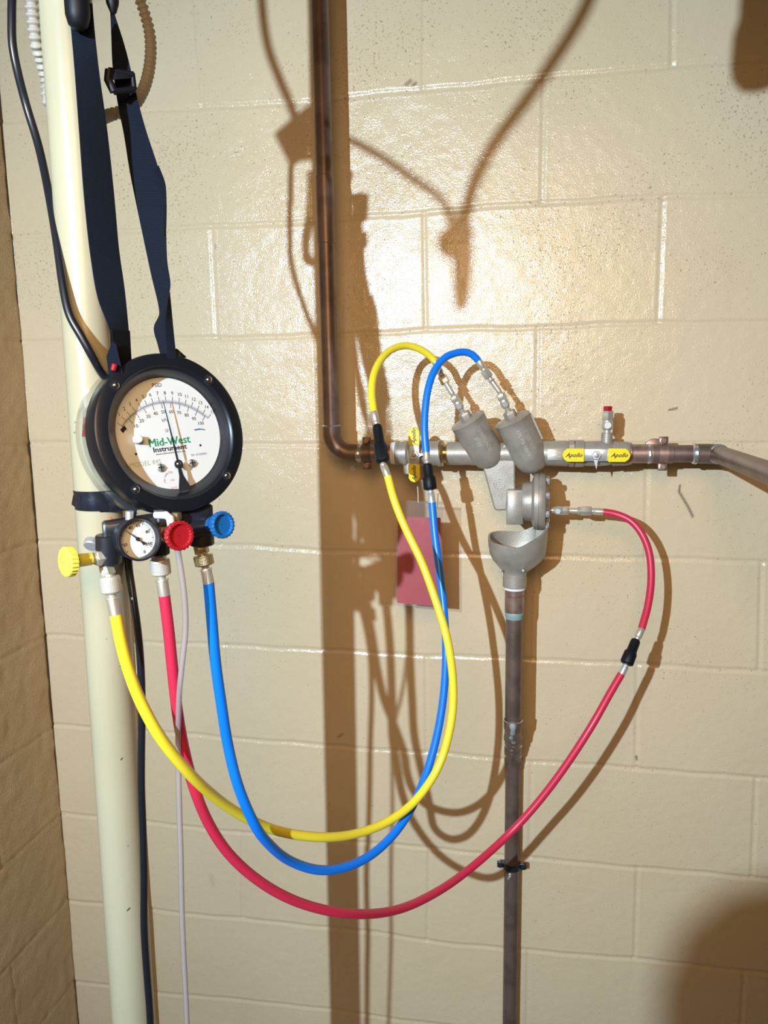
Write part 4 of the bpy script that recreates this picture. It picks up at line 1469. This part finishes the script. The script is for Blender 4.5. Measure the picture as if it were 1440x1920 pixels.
# corrugated conduit loop
cp_ = [(52, -60, -.720), (60, 10, -.716), (63, 40, -.714), (68, 80, -.710), (77, 112, -.701), (88, 155, -.691), (92, 192, -.690), (104, 206, -.684), (122, 218, -.674), (150, 228, -.665), (182, 224, -.648), (208, 215, -.618), (244, 203, -.598), (268, 170, -.575), (281, 120, -.556), (281, 65, -.546), (268, 15, -.548), (252, -30, -.556), (238, -90, -.57), (225, -260, -.60)]
pth = spline([at(*q_) for q_ in cp_], 60)
rs = []
s_ = 0
fine = []
prev = None
L_ = [0]
for i in range(1, len(pth)):
    L_.append(L_[-1]+np.linalg.norm(pth[i]-pth[i-1]))
tot = L_[-1]
NN = int(tot/0.0007)
fx = np.linspace(0, tot, NN)
P3 = np.array(pth)
fine = np.stack([np.interp(fx, L_, P3[:, k]) for k in range(3)], 1)
fine = smooth_path(list(fine), 6)
rs = [.0056+.0011*math.sin(2*math.pi*x/0.0062) for x in fx]
tag(MB().tube(fine, rs, 16).obj('corrugated_conduit', M_CORR), 'ribbed grey flexible conduit looping behind the cream pipe at the top left', 'conduit')

# ================================================================== TAG ON A STRING
YT = -0.110
t = thing('service_tag', 'red inspection card in a clear plastic pouch hanging below the left yellow handle', 'tag', tuple(at(786, 940, YT)))
c4 = [at(745, 939, YT), at(829, 941, YT), at(829, 1142, YT-.006), at(741, 1134, YT-.006)]
MB().prism(c4, V(0, .0008, 0)).obj('pouch', M_POUCH, t)
gx = lambda a, b_, k: a*(1-k)+b_*k
n_ = 12
# a gently curled card
vs, fs = [], []
ca, cb2, cc, cdd = at(746, 969, YT), at(826, 971, YT), at(826, 1138, YT-.005), at(744, 1131, YT-.005)
for layer in (0, 1):
    for i in range(n_+1):
        for j in range(n_+1):
            p = gx(gx(ca, cb2, i/n_), gx(cdd, cc, i/n_), j/n_)
            bow = 0.0030*math.sin(math.pi*i/n_)*(0.6+0.4*math.sin(3*j/n_))-.0022*math.sin(5*j/n_)*0.4
            vs.append(p+V(0, .0016-bow*.0+layer*.0005, 0))
w = n_+1
for layer in (0, 1):
    o = layer*w*w
    for i in range(n_):
        for j in range(n_):
            q4 = (o+i*w+j, o+i*w+j+1, o+(i+1)*w+j+1, o+(i+1)*w+j)
            fs.append(q4 if layer else q4[::-1])
MB().add(vs, fs).obj('card', M_RCARD, t)
rim = MB()
rim.tube([c4[0], c4[1], c4[2], c4[3], c4[0]], .0007, 6)
rim.box(at(806, 943, YT), V(.022, 0, 0), V(0, .0010, 0), V(0, 0, .002), bev=.0005)
rim.obj('pouch_edge', M_POUCH, t)
MB().tube([at(783, 912, YT-.006), at(784, 928, YT-.002), at(784, 942, YT)], .0007, 8).obj('string', M_WHITE, t)

# ================================================================== THINGS OUT OF THE PICTURE THAT THROW THEIR SHADOWS INTO IT
# junction box on the cream pipe, above the frame
c = sh(573, 250, -.93)
t = thing('junction_box', 'black box strapped to the cream pipe above the large gauge', 'box', tuple(c))
YB = -.93
P4 = [sh(590, 186, YB), sh(513, 250, YB), sh(540, 305, YB), sh(610, 298, YB), sh(630, 200, YB)]
MB().prism(P4, V(.01, .035, 0)).obj('case', M_BLK, t)
t = tag(MB().tube(smooth_path(spline([sh(488, -60, -.93), sh(492, 20, -.93), sh(503, 90, -.93), sh(525, 150, -.93), sh(548, 205, -.92), sh(562, 250, -.92)], 8), 3), .0052, 12).obj('power_cord', M_CABLE),
        'black cord entering the box on the cream pipe from above', 'cord')
# thin lead to a connector and thicker cord nearer the lamp
tag(MB().tube(smooth_path(spline([sh(590, 240, -.93), sh(650, 260, -.96), sh(700, 285, -.98), (sh(770, 332, -1.0)), sh(838, 388, -1.1), sh(850, 440, -1.12)], 8), 3), .0040, 12).obj('thin_lead', M_CABLE),
    'thin black lead hanging between the box and a connector', 'cord')
b = MB()
b.tube(smooth_path(spline([sh(1125, -60, -1.16), sh(1095, 20, -1.15), sh(1040, 110, -1.14), sh(985, 190, -1.13), (sh(930, 265, -1.12)), sh(890, 340, -1.12), sh(874, 400, -1.12), sh(868, 470, -1.12)], 8), 3), .0062, 12)
b.tube([sh(868, 390, -1.12), sh(868, 430, -1.12), sh(868, 480, -1.12), sh(866, 540, -1.12), sh(864, 580, -1.12)], [.0060, .0095, .0100, .0090, .0060], 14)
b.ball(sh(850, 455, -1.12), .0165)
tag(b.obj('cord_connector', M_CABLE), 'hanging black cord with a plug connector at its end', 'cord')
# capped pipe stub near the top right
c = sh(1418, 125, -1.0)
MBs = MB()
up = sh(1440, -250, -1.0)
MBs.lathe(c, up-c, [(-.024, .0005), (-.022, .012), (-.012, .020), (.002, .0225), (.030, .0215), (.045, .0175), (.25, .0175)], 28)
tag(MBs.obj('capped_pipe_stub', M_PVC), 'short capped pipe end hanging from overhead near the top right', 'pipe')

# person with the camera, standing behind it
t = thing('person', 'person in a dark jacket standing behind the camera with arms raised to hold it', 'person', (0.75, -2.05, FLOOR_Z))
J = {'pel': (.72, -2.15, -1.12), 'che': (.70, -2.10, -.70), 'nek': (.69, -2.06, -.50), 'hd0': (.68, -2.02, -.40), 'hd1': (.67, -1.99, -.29),
     'shL': (.47, -2.08, -.48), 'elL': tuple(sh(1350, 1965, -1.98)), 'wrL': (.50, -1.70, -.60), 'haL': (.55, -1.62, -.56),
     'shR': (.92, -2.06, -.54), 'elR': (.92, -1.88, -.86), 'wrR': (.74, -1.68, -.62), 'haR': (.69, -1.62, -.56),
     'hpL': (.62, -2.15, -1.18), 'knL': (.60, -2.10, -1.60), 'anL': (.60, -2.15, -1.99), 'toL': (.59, -2.00, -2.03),
     'hpR': (.82, -2.15, -1.18), 'knR': (.84, -2.10, -1.60), 'anR': (.84, -2.15, -1.99), 'toR': (.85, -2.00, -2.03)}
RAD = dict(pel=.14, che=.145, nek=.06, hd0=.075, hd1=.085, shL=.065, elL=.088, wrL=.032, haL=.035, shR=.065, elR=.048, wrR=.032, haR=.035,
           hpL=.09, knL=.062, anL=.042, toL=.035, hpR=.09, knR=.062, anR=.042, toR=.035)
ED = [('pel', 'che'), ('che', 'nek'), ('nek', 'hd0'), ('hd0', 'hd1'), ('che', 'shL'), ('shL', 'elL'), ('elL', 'wrL'), ('wrL', 'haL'), ('che', 'shR'), ('shR', 'elR'), ('elR', 'wrR'), ('wrR', 'haR'),
      ('pel', 'hpL'), ('hpL', 'knL'), ('knL', 'anL'), ('anL', 'toL'), ('pel', 'hpR'), ('hpR', 'knR'), ('knR', 'anR'), ('anR', 'toR')]
ks = list(J)
base = V(0.75, -2.05, FLOOR_Z)
me = bpy.data.meshes.new('body')
me.from_pydata([tuple(V(*J[k])-base) for k in ks], [(ks.index(a), ks.index(b_)) for a, b_ in ED], [])
me.materials.append(M_JACKET)
bo = bpy.data.objects.new('body', me)
COL.objects.link(bo)
bo.parent = t
sk = bo.modifiers.new('skin', 'SKIN')
if not me.skin_vertices:
    import bmesh
    bm = bmesh.new()
    bm.from_mesh(me)
    bm.verts.layers.skin.verify()
    bm.to_mesh(me)
    bm.free()
for i, k in enumerate(ks):
    me.skin_vertices[0].data[i].radius = (RAD[k], RAD[k])
me.skin_vertices[0].data[0].use_root = True
ss = bo.modifiers.new('sub', 'SUBSURF')
ss.levels = ss.render_levels = 2
